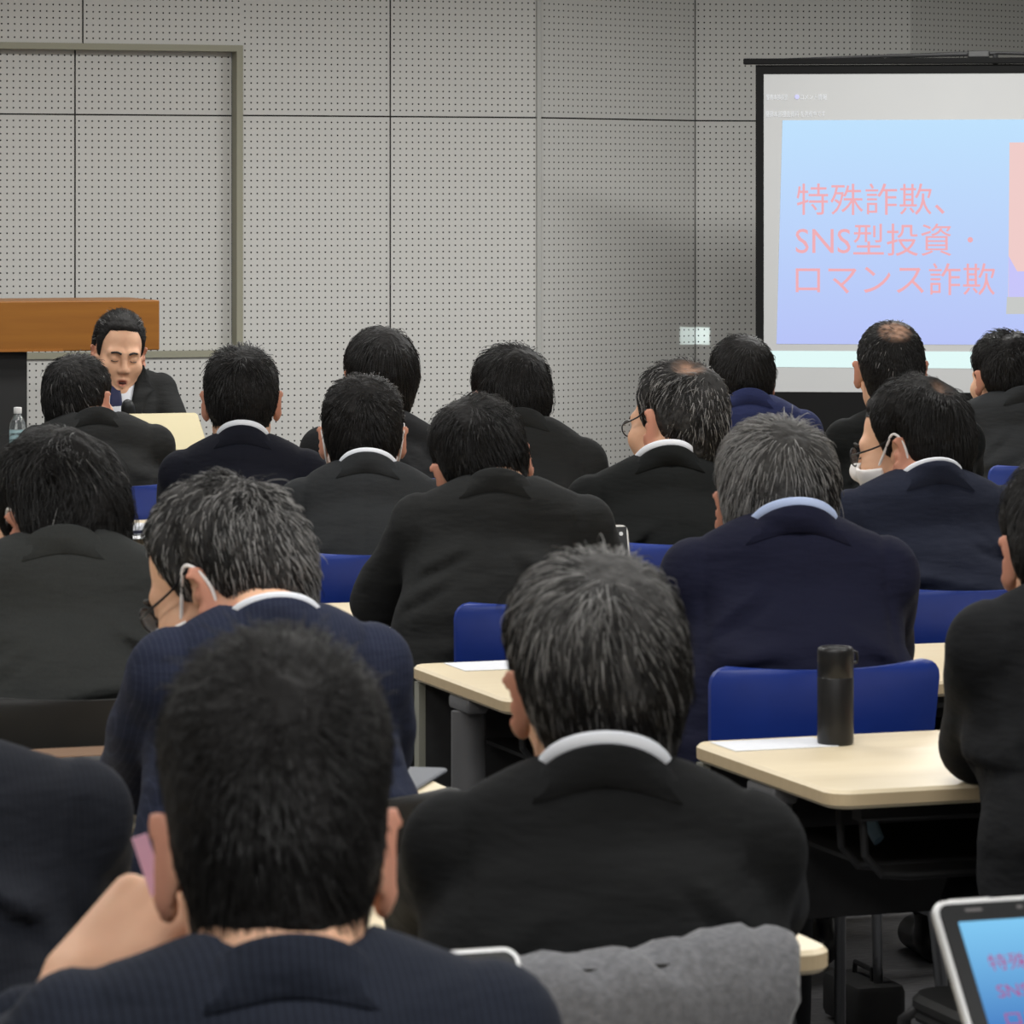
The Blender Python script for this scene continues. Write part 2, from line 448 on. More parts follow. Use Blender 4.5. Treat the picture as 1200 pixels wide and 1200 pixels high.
scr_poly('toolbar_strip', [(894, 430), (1420, 434), (1420, 413), (894.5, 411)], emis('strip_white', srgb(226, 250, 248)), sc_root, 0.0015)
def text_mesh(body, spacing=1.0):
    c = bpy.data.curves.new('txt', 'FONT'); c.body = body; c.size = 1.0; c.space_character = spacing
    c.resolution_u = 3
    o = bpy.data.objects.new('txt', c); COL.objects.link(o); bpy.context.view_layer.update()
    dg = bpy.context.evaluated_depsgraph_get(); me = bpy.data.meshes.new_from_object(o.evaluated_get(dg))
    bpy.data.objects.remove(o); bpy.data.curves.remove(c)
    co = np.zeros(len(me.vertices) * 3, np.float32); me.vertices.foreach_get('co', co); co = co.reshape(-1, 3)
    return me, co
def scr_text(name, body, x0, x1, y0, y1, m, parent, off=0.003, bold=0.0):
    me, co = text_mesh(body)
    lo, hi = co.min(0), co.max(0)
    a, zt_ = sp(x0, y0); b, zb_ = sp(x1, y1)
    n = (co - lo) / np.maximum(hi - lo, 1e-6)
    v = np.stack([a + (b - a) * n[:, 0], np.full(len(co), -off), zb_ + (zt_ - zb_) * n[:, 1]], 1).astype(np.float32)
    me.vertices.foreach_set('co', v.ravel()); me.update(); me.name = name; me.materials.clear()
    return link(name, me, m, parent)
M_TXT = emis('slide_pink_text', srgb(240, 176, 184))
scr_text('lettering', '特殊詐欺、', 933.5, 1107, 215, 252, M_TXT, slide)
scr_text('lettering', 'SNS型投資', 932.5, 1115, 262, 300, M_TXT, slide)
d0 = sp(1137, 281)
me = MB().lathe([(0.010, 0), (0.010, 0.001)], 16).mesh('lettering'); o = link('lettering', me, M_TXT, slide); o.location = (d0[0], -0.003, d0[1]); o.rotation_euler = (math.pi / 2, 0, 0)
scr_text('lettering', 'ロマンス詐欺', 932.5, 1166, 308, 346, M_TXT, slide)
M_UI = emis('ui_white', srgb(236, 238, 240))
scr_text('lettering', '警察本部長室', 898, 923, 110.5, 117, M_UI, sc_root)
scr_text('lettering', 'コメント情報', 938, 969, 110.5, 117, M_UI, sc_root)
d1 = sp(934, 113.5); o = link('lettering', MB().lathe([(0.009, 0), (0.009, 0.001)], 14).mesh('lettering'), emis('ui_violet', srgb(214, 214, 250)), sc_root); o.location = (d1[0], -0.003, d1[1]); o.rotation_euler = (math.pi / 2, 0, 0)
scr_text('lettering', '警察本部捜査資料 を共有中です', 897, 967, 130, 137, M_UI, sc_root)

# stray projector light: an added unseen lamp in mid-air throws a small rectangle
tgt = px(815.5, 393.5, 15.98)
src = tgt + Vector((-0.35, -2.2, 0.06))
o = area('projector_spill_light', src, 0.112, 0.070, 0.028, (0.82, 1.0, 1.0), spread=0.3)
o.rotation_euler = (tgt - src).to_track_quat('-Z', 'Y').to_euler()

# ------------------------------------------------------------------ lectern
lec = empty('lectern', tuple(room(wt(187, 13.25), 13.25)), TH)
tag(lec, 'wooden lectern with dark body behind the speaker', 'lectern')
b = MB().box((-1.25, 0, 1.017), (0, 0.45, 1.19), 0.004).obj('top_box', M_WOOD, lec)
MB().box((-1.24, -0.002, 1.017), (-0.34, 0.0, 1.026)).obj('lower_moulding', mat('amber_edge', srgb(146, 92, 36), 0.4), lec)
MB().box((-1.05, 0.05, 0.0), (-0.455, 0.4, 1.016)).obj('body', mat('lectern_black', srgb(30, 30, 30), .6), lec)
MB().box((-0.60, 0.046, 0.02), (-0.596, 0.05, 1.0)).obj('seam', M_BLACK, lec)

# ------------------------------------------------------------------ tables
def table(t0, s0, label, lenx=1.8, depth=0.53, z=0.72, top=None, name='folding_table', group='beige folding tables in rows'):
    r = empty(name, tuple(room(t0, s0)), TH)
    tag(r, label, 'table', group)
    m = MB().plate(0, 0, lenx, depth, z - 0.026, z, 0.035, 0.005)
    o = m.obj('tabletop', top or M_BEIGE, r)
    if top is None:
        o.data.materials.append(M_EDGE)
        nrm = np.zeros(len(o.data.polygons) * 3, np.float32); o.data.polygons.foreach_get('normal', nrm); nrm = nrm.reshape(-1, 3)
        o.data.polygons.foreach_set('material_index', (np.abs(nrm[:, 2]) < 0.4).astype(np.int32))
    for x in (0.022, lenx - 0.022):
        lg = MB().tube([(x, depth * .5, 0.05), (x, depth * .5, z - 0.05)], 0.030, 14, sx=0.70)
        lg.box((x - 0.02, depth * .5 - 0.05, z - 0.05), (x + 0.02, depth * .5 + 0.05, z - 0.026), 0.006)
        lg = lg.obj('leg', M_LEG, r, True)
        MB().box((x - 0.02, 0.03, 0.025), (x + 0.02, depth - 0.02, 0.06), 0.012).obj('foot', M_LEG, lg)
        for y in (0.06, depth - 0.05):
            MB().tube([(x - 0.015, y, 0.022), (x + 0.015, y, 0.022)], 0.022, 12).obj('caster', M_BLACK, lg)
    MB().box((0.02, depth - 0.03, 0.45), (lenx - 0.02, depth - 0.012, z - 0.03)).obj('modesty_panel', M_DARK, r)
    for x in (0.008, lenx - 0.020):
        MB().box((x, depth - 0.034, 0.40), (x + 0.012, depth - 0.008, z - 0.03)).obj('panel_edge', M_POST, r)
    mb = MB().box((0.12, 0.06, z - 0.135), (lenx - 0.12, depth - 0.05, z - 0.129))
    for y in (0.06, 0.14):
        mb.tube([(0.07, y, z - 0.03), (0.075, y, z - 0.10), (0.10, y, z - 0.128), (0.14, y, z - 0.132), (lenx - 0.14, y, z - 0.132), (lenx - 0.10, y, z - 0.128), (lenx - 0.075, y, z - 0.10), (lenx - 0.07, y, z - 0.03)], 0.006, 8)
    mb.obj('shelf', M_BLACK, r)
    MB().box((0.06, 0.04, z - 0.05), (lenx - 0.06, 0.07, z - 0.028)).box((0.06, depth - 0.07, z - 0.05), (lenx - 0.06, depth - 0.04, z - 0.028)).obj('frame_rail', M_BLACK, r)
    for x in (0.12, lenx - 0.12):
        MB().tube([(x, 0.20, z - 0.03), (x + 0.006, 0.17, z - 0.06), (x + 0.012, 0.14, z - 0.095)], [0.010, 0.016, 0.012], 10, sx=0.5).obj('lever', M_LEVER, r, True)
    return r
LT = 1.705 - 1.8
RT = 2.10
T = {}
T['L0'] = table(LT + .16, 2.74, 'beige folding table under the open laptop, nearest the camera')
T['L1'] = table(LT, 3.875, 'beige folding table whose corner shows beside the grey coat')
T['L2'] = table(LT - 0.03, 4.95, 'beige folding table with a grey folder on its corner')
T['L3'] = table(LT, 5.99, 'beige folding table hidden in front of the charcoal-suited man')
T['R2'] = table(RT + 0.055, 4.916, 'beige folding table carrying the black flask')
T['R3'] = table(RT - 0.043, 5.997, 'beige folding table with grey column leg behind the grey-haired man in black')
T['R4'] = table(RT + 0.02, 7.05, 'beige folding table under the elbow of the broad charcoal-suited man')
T['R5'] = table(RT, 8.10, 'beige folding table in front of the masked young man')
T['R6'] = table(RT, 9.22, 'beige folding table with the computer mouse')
T['R6b'] = table(RT + 1.85, 9.22, 'beige folding table in front of the balding man before the screen')
T['R7'] = table(RT, 10.34, 'beige folding table of the frontmost audience row, left half')
T['R7b'] = table(RT + 1.85, 10.34, 'beige folding table of the frontmost audience row, right half')
T['S'] = table(1.95, 11.45, "dark-topped table carrying the speaker's laptop and water bottle", 1.8, 0.6, 0.74, mat('dark_table_top', srgb(36, 35, 34), 0.5), 'speaker_table', None)

# ------------------------------------------------------------------ chairs
def chair_meshes():
    d = {}
    v = []; f = []; nx, nz = 16, 8
    for side in (0, 1):                       # curved shell of the backrest
        for j in range(nz + 1):
            for i in range(nx + 1):
                a = -1 + 2 * i / nx; h = (0, .3, .6, .8, .88, .93, .965, .988, 1.0)[j]
                hw = 0.182 + 0.012 * h
                cr = 0.03                      # rounded top corners
                x = a * hw; z = 0.565 + 0.24 * h
                if h > 0.88:
                    q = (h - 0.88) / 0.12; x = a * (hw - cr * (1 - math.sqrt(max(0, 1 - q * q))))
                y = -0.215 - 0.03 * h + 0.045 * a * a + (0.006 if side else -0.006)
                v.append((x, y, z + 0.006 * a * a))
    n = nx + 1; off = n * (nz + 1)
    for j in range(nz):
        for i in range(nx):
            a = j * n + i
            f.append((a, a + 1, a + n + 1, a + n)); f.append((off + a + n, off + a + n + 1, off + a + 1, off + a))
    edge = [i for i in range(n)] + [j * n + nx for j in range(1, nz + 1)] + [nz * n + i for i in range(nx - 1, -1, -1)] + [j * n for j in range(nz - 1, 0, -1)]
    for a, b in zip(edge, edge[1:] + edge[:1]): f.append((b, a, off + a, off + b))
    mb = MB(); mb.add(v, f); d['backrest'] = mb.mesh('backrest')
    d['seat'] = MB().plate(-0.205, -0.18, 0.205, 0.21, 0.415, 0.44, 0.06, 0.008).mesh('seat')
    d['legs'] = []
    for x in (-1, 1):
        d['legs'].append(MB().tube([(x * 0.19, 0.17, 0.42), (x * 0.20, 0.20, 0.40), (x * 0.215, 0.235, 0.01)], 0.0095, 10).mesh('leg'))
        d['legs'].append(MB().tube([(x * 0.15, -0.232, 0.66), (x * 0.175, -0.215, 0.56), (x * 0.195, -0.17, 0.42), (x * 0.215, -0.235, 0.01)], 0.0095, 10).mesh('leg'))
    d['frame'] = MB().tube([(-0.19, 0.17, 0.408), (-0.195, -0.17, 0.408)], 0.009, 8).tube([(0.19, 0.17, 0.408), (0.195, -0.17, 0.408)], 0.009, 8).tube([(-0.19, 0.0, 0.408), (0.19, 0.0, 0.408)], 0.009, 8).mesh('seat_frame')
    for k in ('backrest', 'seat', 'frame'): d[k].polygons.foreach_set('use_smooth', [True] * len(d[k].polygons)); d[k].set_sharp_from_angle(angle=math.radians(40))
    for q in d['legs']: q.polygons.foreach_set('use_smooth', [True] * len(q.polygons))
    return d
CM = {'blue': chair_meshes(), 'black': chair_meshes()}
def chair(loc, rz, color, label, group=None):
    d = CM[color]; r = empty('chair', (loc[0], loc[1], 0), rz)
    tag(r, label, 'chair', group)
    pm = M_BLUE if color == 'blue' else M_CHBLK; tm = M_CHROME if color == 'blue' else M_BLACK
    link('seat', d['seat'], pm, r); link('backrest', d['backrest'], pm, r); link('seat_frame', d['frame'], tm, r)
    for q in d['legs']: link('leg', q, tm, r)
    return r

# ------------------------------------------------------------------ people: skin, hair, cloth materials
def skin_mat():
    m = mat('skin', srgb(204, 158, 128), 0.55, spec=0.35); t = NT(m)
    t.b.inputs['Subsurface Weight'].default_value = 0.12
    t.b.inputs['Subsurface Radius'].default_value = (0.012, 0.005, 0.003)
    at = t.n('ShaderNodeAttribute'); at.attribute_name = 'tint'
    tc = t.n('ShaderNodeTexCoord'); nz = t.n('ShaderNodeTexNoise'); nz.inputs['Scale'].default_value = 45
    t.l(tc.outputs['Object'], nz.inputs['Vector'])
    base = t.mix(nz.outputs['Fac'], srgb(230, 184, 152), srgb(214, 164, 134))
    t.l(t.mix(at.outputs['Fac'], base, srgb(172, 92, 80)), t.b.inputs['Base Color'])
    return m
M_SKIN = skin_mat()

def hair_mat(name, grey, dark=(0.0075, 0.0068, 0.0066, 1), light=srgb(150, 148, 146), strand=True):
    if name in MATS: return MATS[name]
    m = mat(name, dark, 0.36, spec=0.32 if strand else 0.15); t = NT(m)
    if strand:
        at = t.n('ShaderNodeAttribute'); at.attribute_name = 'greyness'
        t.l(t.mix(at.outputs['Fac'], dark, light), t.b.inputs['Base Color'])
    else:
        tc = t.n('ShaderNodeTexCoord'); nz = t.n('ShaderNodeTexNoise'); nz.inputs['Scale'].default_value = 60
        t.l(tc.outputs['Object'], nz.inputs['Vector'])
        at = t.n('ShaderNodeAttribute'); at.attribute_name = 'scalp'
        hc_ = t.mix(t.math('MULTIPLY', nz.outputs['Fac'], grey * 0.55), dark, light)
        t.l(t.mix(at.outputs['Fac'], hc_, srgb(206, 160, 132)), t.b.inputs['Base Color'])
        t.bump(nz.outputs['Fac'], 0.6, 0.01); t.b.inputs['Roughness'].default_value = 0.65
    return m

def suit_mat(name, c, stripe=None, weave=1.0):
    if name in MATS: return MATS[name]
    c = tuple(x * .52 for x in c[:3]) + (1,)
    m = mat(name, c, 0.85, spec=0.12, sheen=0.012); t = NT(m)
    t.b.inputs['Sheen Tint'].default_value = (0.8, 0.85, 1, 1)
    tc = t.n('ShaderNodeTexCoord')
    n1 = t.n('ShaderNodeTexNoise'); n1.inputs['Scale'].default_value = 420; n1.inputs['Detail'].default_value = 2; t.l(tc.outputs['Object'], n1.inputs['Vector'])
    n2 = t.n('ShaderNodeTexNoise'); n2.inputs['Scale'].default_value = 9; n2.inputs['Detail'].default_value = 3
    mp = t.n('ShaderNodeMapping'); mp.inputs['Scale'].default_value = (0.7, 0.7, 2.2); t.l(tc.outputs['Object'], mp.inputs[0]); t.l(mp.outputs[0], n2.inputs['Vector'])
    lo = tuple(x * 0.78 for x in c[:3]) + (1,); hi = tuple(min(1, x * 1.25) for x in c[:3]) + (1,)
    col = t.mix(n1.outputs['Fac'], lo, hi)
    if stripe:
        sx = t.n('ShaderNodeSeparateXYZ'); t.l(tc.outputs['Object'], sx.inputs[0])
        w = t.math('LESS_THAN', t.math('FRACT', t.math('MULTIPLY', t.math('ADD', sx.outputs[0], t.math('MULTIPLY', sx.outputs[1], 0.35)), 150.0)), 0.22)
        col = t.mix(t.math('MULTIPLY', w, 0.09), col, stripe)
    t.l(col, t.b.inputs['Base Color'])
    h = t.math('ADD', t.math('MULTIPLY', n2.outputs['Fac'], 1.0), t.math('MULTIPLY', n1.outputs['Fac'], 0.03 * weave))
    t.bump(h, 0.55, 0.02)
    return m
M_TROUSER = suit_mat('dark_trousers', srgb(34, 35, 38))
M_SHOE = mat('black_leather', srgb(18, 17, 17), 0.35)

# ------------------------------------------------------------------ heads
M_BROW = mat('brow_hair', (.012, .010, .010, 1), .6)
M_LASH = mat('lash_dark', (.015, .011, .010, 1), .5)
C0 = np.array([0.0, -0.012, 0.03])
def d_skull(q):
    d = smin(d_ell(q, (0, -0.012, 0.045), (0.0765, 0.098, 0.083)), d_ell(q, (0, -0.036, 0.0), (0.068, 0.070, 0.066)), 0.035)
    return smin(d, d_ell(q, (0, -0.045, -0.055), (0.055, 0.045, 0.05)), 0.03)
def head_sdf(q, open_mouth=False):
    x = np.abs(q[..., 0]); s = np.stack([x, q[..., 1], q[..., 2]], -1)          # mirrored
    d = d_skull(s)
    d = smin(d, d_ell(s, (0, 0.038, -0.030), (0.0635, 0.056, 0.078)), 0.03)
    d = smin(d, d_cone(s, (0.046, 0.005, -0.058), (0.012, 0.072, -0.100), 0.019, 0.017), 0.03)
    d = smin(d, d_ell(s, (0, 0.076, -0.098), (0.024, 0.018, 0.018)), 0.02)
    d = smin(d, d_ell(s, (0.044, 0.060, -0.018), (0.024, 0.024, 0.022)), 0.025)
    d = smin(d, d_cone(s, (0.012, 0.087, 0.026), (0.044, 0.074, 0.026), 0.010, 0.009), 0.02)
    d = smax(d, -d_ell(s, (0.031, 0.099, 0.008), (0.016, 0.014, 0.011)), 0.014)
    d = smin(d, d_ell(s, (0.031, 0.079, 0.008), (0.0135, 0.0125, 0.0115)), 0.006)
    d = smin(d, d_cone(s, (0, 0.090, 0.020), (0, 0.108, -0.022), 0.0075, 0.0115), 0.012)
    d = smin(d, d_ell(s, (0.0125, 0.097, -0.026), (0.008, 0.011, 0.008)), 0.008)
    d = smin(d, d_cone(s, (0, 0.095, -0.055), (0.020, 0.086, -0.057), 0.0072, 0.004), 0.008)
    d = smin(d, d_cone(s, (0, 0.094, -0.068 if not open_mouth else -0.072), (0.017, 0.086, -0.066), 0.0078, 0.004), 0.008)
    if open_mouth: d = smax(d, -d_ell(s, (0, 0.100, -0.0625), (0.015, 0.016, 0.005)), 0.003)
    # ear: a tilted saucer with rim, hollow and lobe
    R = rz3(-0.72) @ ry3(0.12)
    e = d_ell(s, (0.0885, -0.012, 0.004), (0.0062, 0.0195, 0.033), R)
    e = smin(e, d_ell(s, (0.0835, -0.002, -0.026), (0.0065, 0.010, 0.012), R), 0.008)
    e = smax(e, -d_ell(s, (0.0945, -0.003, 0.004), (0.006, 0.012, 0.021), R), 0.004)
    e = smin(e, d_cone(s, (0.070, 0.0, -0.004), (0.083, -0.006, 0.0), 0.012, 0.008), 0.008)
    return smin(d, e, 0.007)

AZ = np.array([0, 40, 66, 80, 92, 102, 110, 118, 128, 142, 180.0])
ZBASE = np.array([-.092, -.088, -.062, -.012, .036, .030, -.012, -.008, .045, .078, .082])
def hair_w(u, r, sh=0.0, drop=0.0):
    az = np.degrees(np.arctan2(np.abs(u[..., 0]), -u[..., 1])); z = C0[2] + r * u[..., 2]
    zb = np.interp(az, AZ, ZBASE) + sh - drop * np.clip(1 - az / 130, 0, 1)
    return np.clip((z - zb) / 0.018, 0, 1), np.clip((z - zb) / 0.07, 0, 1), az, z
def skull_r(u):
    lo = np.full(u.shape[:-1], 0.03); hi = np.full(u.shape[:-1], 0.16)
    for _ in range(11):
        m = (lo + hi) / 2; neg = d_skull(C0 + u * m[..., None]) < 0
        lo = np.where(neg, m, lo); hi = np.where(neg, hi, m)
    return (lo + hi) / 2
def hair_T(u, r, h):
    w, taper, az, z = hair_w(u, r, h.get('line', 0), h.get('drop', 0))
    k = np.clip((z - 0.02) / 0.09, 0, 1); k = k * k * (3 - 2 * k)
    side, top, back = h.get('side', .010), h.get('top', .020), h.get('back', .016)
    b = np.clip(1 - az / 75, 0, 1); low = side + (back - side) * b
    T = (low * (1 - k) + top * k) * (h.get('nape', .30) + (1 - h.get('nape', .30)) * taper)
    if 'bald' in h:
        bd, br = h['bald']; bd = np.asarray(bd, float); bd /= np.linalg.norm(bd)
        q = np.clip((np.arccos(np.clip(u @ bd, -1, 1)) - br * .35) / (br * .95), 0, 1)
        bm = h.get('bmin', .12); T = T * (bm + (1 - bm) * q)
    return w, T

def bald_amount(u, h):
    if 'bald' not in h: return np.zeros(u.shape[:-1])
    bd, br = h['bald']; bd = np.asarray(bd, float); bd /= np.linalg.norm(bd)
    return np.clip(1 - (np.arccos(np.clip(u @ bd, -1, 1)) - br * .25) / (br * .95), 0, 1)

def mesh_pts(o_pts, R, H, hs): return (np.asarray(o_pts) * hs) @ R.T + H

def build_hair(root, R, H, hs, h, seed):
    rs = np.random.RandomState(seed)
    wob = Wob(seed, 38, 12); wob2 = Wob(seed + 5, 90, 12, (1, 1, .5))
    f = Field((-.125, -.150, -.125), (.125, .135, .175), 0.0042 if h.get('n', 3000) > 4000 else 0.005)
    def fn(P):
        v = P - C0; r = np.linalg.norm(v, axis=-1) + 1e-6; u = v / r[..., None]
        sr = np.minimum(r, 0.14)
        w, T = hair_T(u, sr, h)
        return d_skull(P) - (T * w * 0.72 - 0.007 * np.clip(1 - 2 * w, 0, 1)) - (0.0022 * wob(P) + 0.0012 * wob2(P)) * w * min(1.5, h.get('top', .02) / .018) * h.get('mess', 1.0)
    f.apply(fn, f.lo, f.lo + f.vox * (f.n - 1))
    me = f.mesh('hair')
    co = np.zeros(len(me.vertices) * 3, np.float32); me.vertices.foreach_get('co', co)
    uv_ = co.reshape(-1, 3) - C0; uv_ = uv_ / (np.linalg.norm(uv_, axis=1)[:, None] + 1e-6)
    ba = np.clip(bald_amount(uv_, h) * (1.0 + .45 * wob2(co.reshape(-1, 3) * 1.5)), 0, 1) * h.get('bald_k', .6)
    me.attributes.new('scalp', 'FLOAT', 'POINT').data.foreach_set('value', ba.astype(np.float32))
    me.vertices.foreach_set('co', mesh_pts(co.reshape(-1, 3), R, H, hs).astype(np.float32).ravel()); me.update()
    g = h.get('grey', 0.0)
    dark = h.get('dark', (0.0075, 0.0068, 0.0066, 1))
    tg = '%d_%d' % (int(g * 100), int(dark[0] * 10000))
    cap = link('hair', me, hair_mat('hair_base_' + tg, g, dark, strand=False), root, True)
    # strands, combed from the whorl outwards and down
    n = h.get('n', 3000); ns = 7; L = h.get('len', .042)
    u = rs.normal(size=(n * 3, 3)); u /= np.linalg.norm(u, axis=1)[:, None]
    r = skull_r(u); w, T = hair_T(u, r, h)
    keep = (rs.uniform(size=len(u)) < w * (1 - .93 * bald_amount(u, h) ** .7)) & (w > .15); u = u[keep][:n]; n = len(u)
    W = np.asarray(h.get('whorl', (.12, -.62, .75)), float); W /= np.linalg.norm(W)
    dn = h.get('down', .7); sw = h.get('swirl', .25); ms = h.get('mess', 1.0)
    part = h.get('part')
    lenf = L * rs.uniform(.6, 1.15, n)
    hr = rs.uniform(.75, 1.12, n) + (rs.uniform(size=n) < .05 * ms) * rs.uniform(.1, .5, n)
    jit = rs.normal(size=(n, 3)) * .22 * ms
    clump = [Wob(seed + 11 + k, 26, 8) for k in range(3)]
    pos = np.zeros((n, ns, 3)); uu = u.copy()
    for i in range(ns):
        r = skull_r(uu); w, T = hair_T(uu, r, h); P = C0 + uu * r[:, None]
        s = i / (ns - 1.0)
        hh = np.maximum(T * np.maximum(w, .35), .0025) * (0.12 + 0.95 * math.sqrt(s) if s < .8 else 0.97) * hr
        cl = np.stack([c(P) for c in clump], 1)
        pos[:, i] = P + uu * (hh + 0.0018 * cl[:, :1].sum(1) * s * ms)[:, None]
        d = uu * (uu @ W)[:, None] - W
        d /= np.linalg.norm(d, axis=1)[:, None] + 1e-6
        if part is not None:                                   # side parting: comb sideways from a line
            sd = np.sign(uu[:, 0] - part)[:, None] * np.array([1.0, .15, 0]); up = np.clip((uu[:, 2] - .35) / .4, 0, 1)[:, None]
            d = d * (1 - up * .8) + sd * up * .8
        low = np.clip((.55 - uu[:, 2]) / .8, 0, 1)[:, None]
        d = d + np.array([0, 0, -1.0]) * dn * (.35 + low) + sw * np.cross(W, uu) + jit + .30 * ms * cl
        if 'fwd' in h: d = d + np.array([0, h['fwd'], 0])
        d -= uu * np.sum(d * uu, 1)[:, None]; d /= np.linalg.norm(d, axis=1)[:, None] + 1e-6
        uu = uu + d * (np.clip(w * 2.2 + h.get('over', .06), 0, 1) * lenf / (ns - 1) / np.maximum(r + hh, .05))[:, None]; uu /= np.linalg.norm(uu, axis=1)[:, None]
    hc = bpy.data.hair_curves.new('hair_strands'); hc.add_curves([ns] * n)
    P = mesh_pts(pos.reshape(-1, 3), R, H, hs).astype(np.float32)
    hc.attributes['position'].data.foreach_set('vector', P.ravel())
    ra = hc.attributes.get('radius') or hc.attributes.new('radius', 'FLOAT', 'POINT')
    base = h.get('rad', .00055)
    ra.data.foreach_set('value', np.tile(base * np.array([1, 1, 1, .95, .85, .65, .3][:ns]), n).astype(np.float32))
    o = bpy.data.objects.new('hair_strands', hc); COL.objects.link(o); o.parent = cap
    zt_ = pos[:, 0, 2]; pg = g * (1 + .7 * clump[0](pos[:, 0] * .6)) * (1 if 'gtop' not in h else np.clip((zt_ - h['gtop'][0]) / .07, h['gtop'][1], 1.6))
    gv = (rs.uniform(size=n) < pg) * rs.uniform(.35, 1.0, n)
    hc.attributes.new('greyness', 'FLOAT', 'CURVE').data.foreach_set('value', gv.astype(np.float32))
    hc.materials.append(hair_mat('hair_' + tg, g, dark))
    return cap

# ------------------------------------------------------------------ hands
def hand_prims(wr, Rh, side=1, curl=(0.5, 0.6, 0.4), spread=0.05, thumb=0.0, sc=1.0):
    """round cones of a hand; Rh columns: x to the thumb, y along the fingers, z the back of the hand"""
    out = []; wr = np.asarray(wr, float)
    def w(p): return wr + Rh @ (np.array([p[0] * side, p[1], p[2]]) * sc)
    out.append((w((0, -.03, 0)), w((0, .012, 0)), .022 * sc, .024 * sc, .012))
    xs = (.029, .010, -.010, -.028); L = ((.044, .026, .021), (.049, .030, .022), (.045, .028, .021), (.035, .021, .018))
    base = (.086, .090, .085, .076)
    for i in range(4):
        out.append((w((xs[i] * .62, .01, 0)), w((xs[i], base[i], .002)), .0165 * sc, .0125 * sc, .012))
        p = np.array([xs[i], base[i], .002]); a = 0; sa = spread * (1.5 - i)
        for k in range(3):
            a += curl[k]
            d = np.array([math.sin(sa) * math.cos(a), math.cos(a) * math.cos(sa), -math.sin(a)]); q = p + d * L[i][k]
            out.append((w(p), w(q), (.0098, .0088, .0080)[k] * sc, (.0090, .0082, .0070)[k] * sc, .003)); p = q
    p = np.array([.024, .018, -.006]); dirs = ((.74, .60, -.30), (.45 - thumb, .85, -.30 - thumb * .6), (.20 - thumb, .92, -.32 - thumb))
    for k, l in enumerate((.044, .033, .027)):
        d = np.array(dirs[k]); d /= np.linalg.norm(d); q = p + d * l
        out.append((w(p), w(q), (.0150, .0118, .0105)[k] * sc, (.0120, .0108, .0085)[k] * sc, .006)); p = q
    return out

# ------------------------------------------------------------------ shared legs
def legs_mesh():
    f = Field((-.30, -.32, 0.05), (.30, .56, .66), 0.016)
    f.ell((0, -.10, .53), (.185, .14, .11), k=0)
    for x in (-1, 1):
        f.cone((x * .09, -.09, .515), (x * .12, .36, .515), .082, .066, .05)
        f.cone((x * .12, .36, .505), (x * .125, .36, .12), .064, .050, .03)
    return f.mesh('trousers')
LEGS = legs_mesh()
def shoe_mesh():
    f = Field((-.07, -.10, -.02), (.07, .22, .14), 0.008)
    f.cone((0, -.03, .042), (0, .13, .034), .040, .036); f.cone((0, -.02, .05), (0, 0, .10), .040, .042, .02)
    f.apply(lambda P: P[..., 2] - 0.002, f.lo, f.lo + f.vox * (f.n - 1), 0, '-')
    return f.mesh('shoe')
SHOE = shoe_mesh()

def collar_mesh(name, Nc, Rb, r0, top, hgt, flare, tilt, span=128, thick=0.004, bvh=None):
    """a folded collar: inside wall, fold, outside fall; phi 0 is the nape"""
    n = 40; prof = [(r0 - thick, -.035), (r0 - thick * .6, top - .002), (r0, top + .0005), (r0 + thick, top - .002),
                    (r0 + thick + flare * .35, top - hgt * .5), (r0 + thick + flare, top - hgt), (r0 + flare - .002, top - hgt - .002)]
    v = []; f = []
    for i in range(n + 1):
        ph = math.radians(-span + 2 * span * i / n)
        fo = (1 - math.cos(ph))
        for r, z in prof:
            p = np.array([r * 1.02 * math.sin(ph), -r * math.cos(ph) * .98, z - fo * r0 * tilt])
            q = Nc + Rb @ p
            if bvh is not None and z < top - .012 and r > r0:
                o = Rb @ np.array([math.sin(ph), -math.cos(ph), 0.0]); far = q + o * .12
                hit = bvh.ray_cast(Vector(far), Vector(-o), .17)
                if hit[0] is not None:
                    k = (np.array(hit[0]) - q) @ o + (.0035 if r < prof[-2][0] and r > prof[-1][0] or r == prof[-2][0] else -.001)
                    q = q + o * min(max(k, 0.0 if z > top - hgt * .7 else -.012), .012)
            v.append(q)
    m = len(prof)
    for i in range(n):
        for k in range(m - 1): f.append((i * m + k, i * m + k + 1, (i + 1) * m + k + 1, (i + 1) * m + k))
    me = bpy.data.meshes.new(name); me.from_pydata([tuple(p) for p in v], [], f); me.update()
    return me

def pipe(name, pts, r, m, parent, R=None, H=None, hs=1.0, n=8, smooth_steps=6):
    P = [np.asarray(p, float) for p in pts]
    if smooth_steps and len(P) > 2:                             # Catmull-Rom through the points
        Q = [2 * P[0] - P[1]] + P + [2 * P[-1] - P[-2]]; out = []
        for i in range(1, len(Q) - 2):
            for k in range(smooth_steps):
                t = k / smooth_steps; a, b, c, d = Q[i - 1:i + 3]
                out.append(.5 * ((2 * b) + (-a + c) * t + (2 * a - 5 * b + 4 * c - d) * t * t + (-a + 3 * b - 3 * c + d) * t ** 3))
        P = out + [P[-1]]
    if R is not None: P = [R @ (p * hs) + H for p in P]
    return MB().tube([tuple(p) for p in P], r, n).obj(name, m, parent, True)

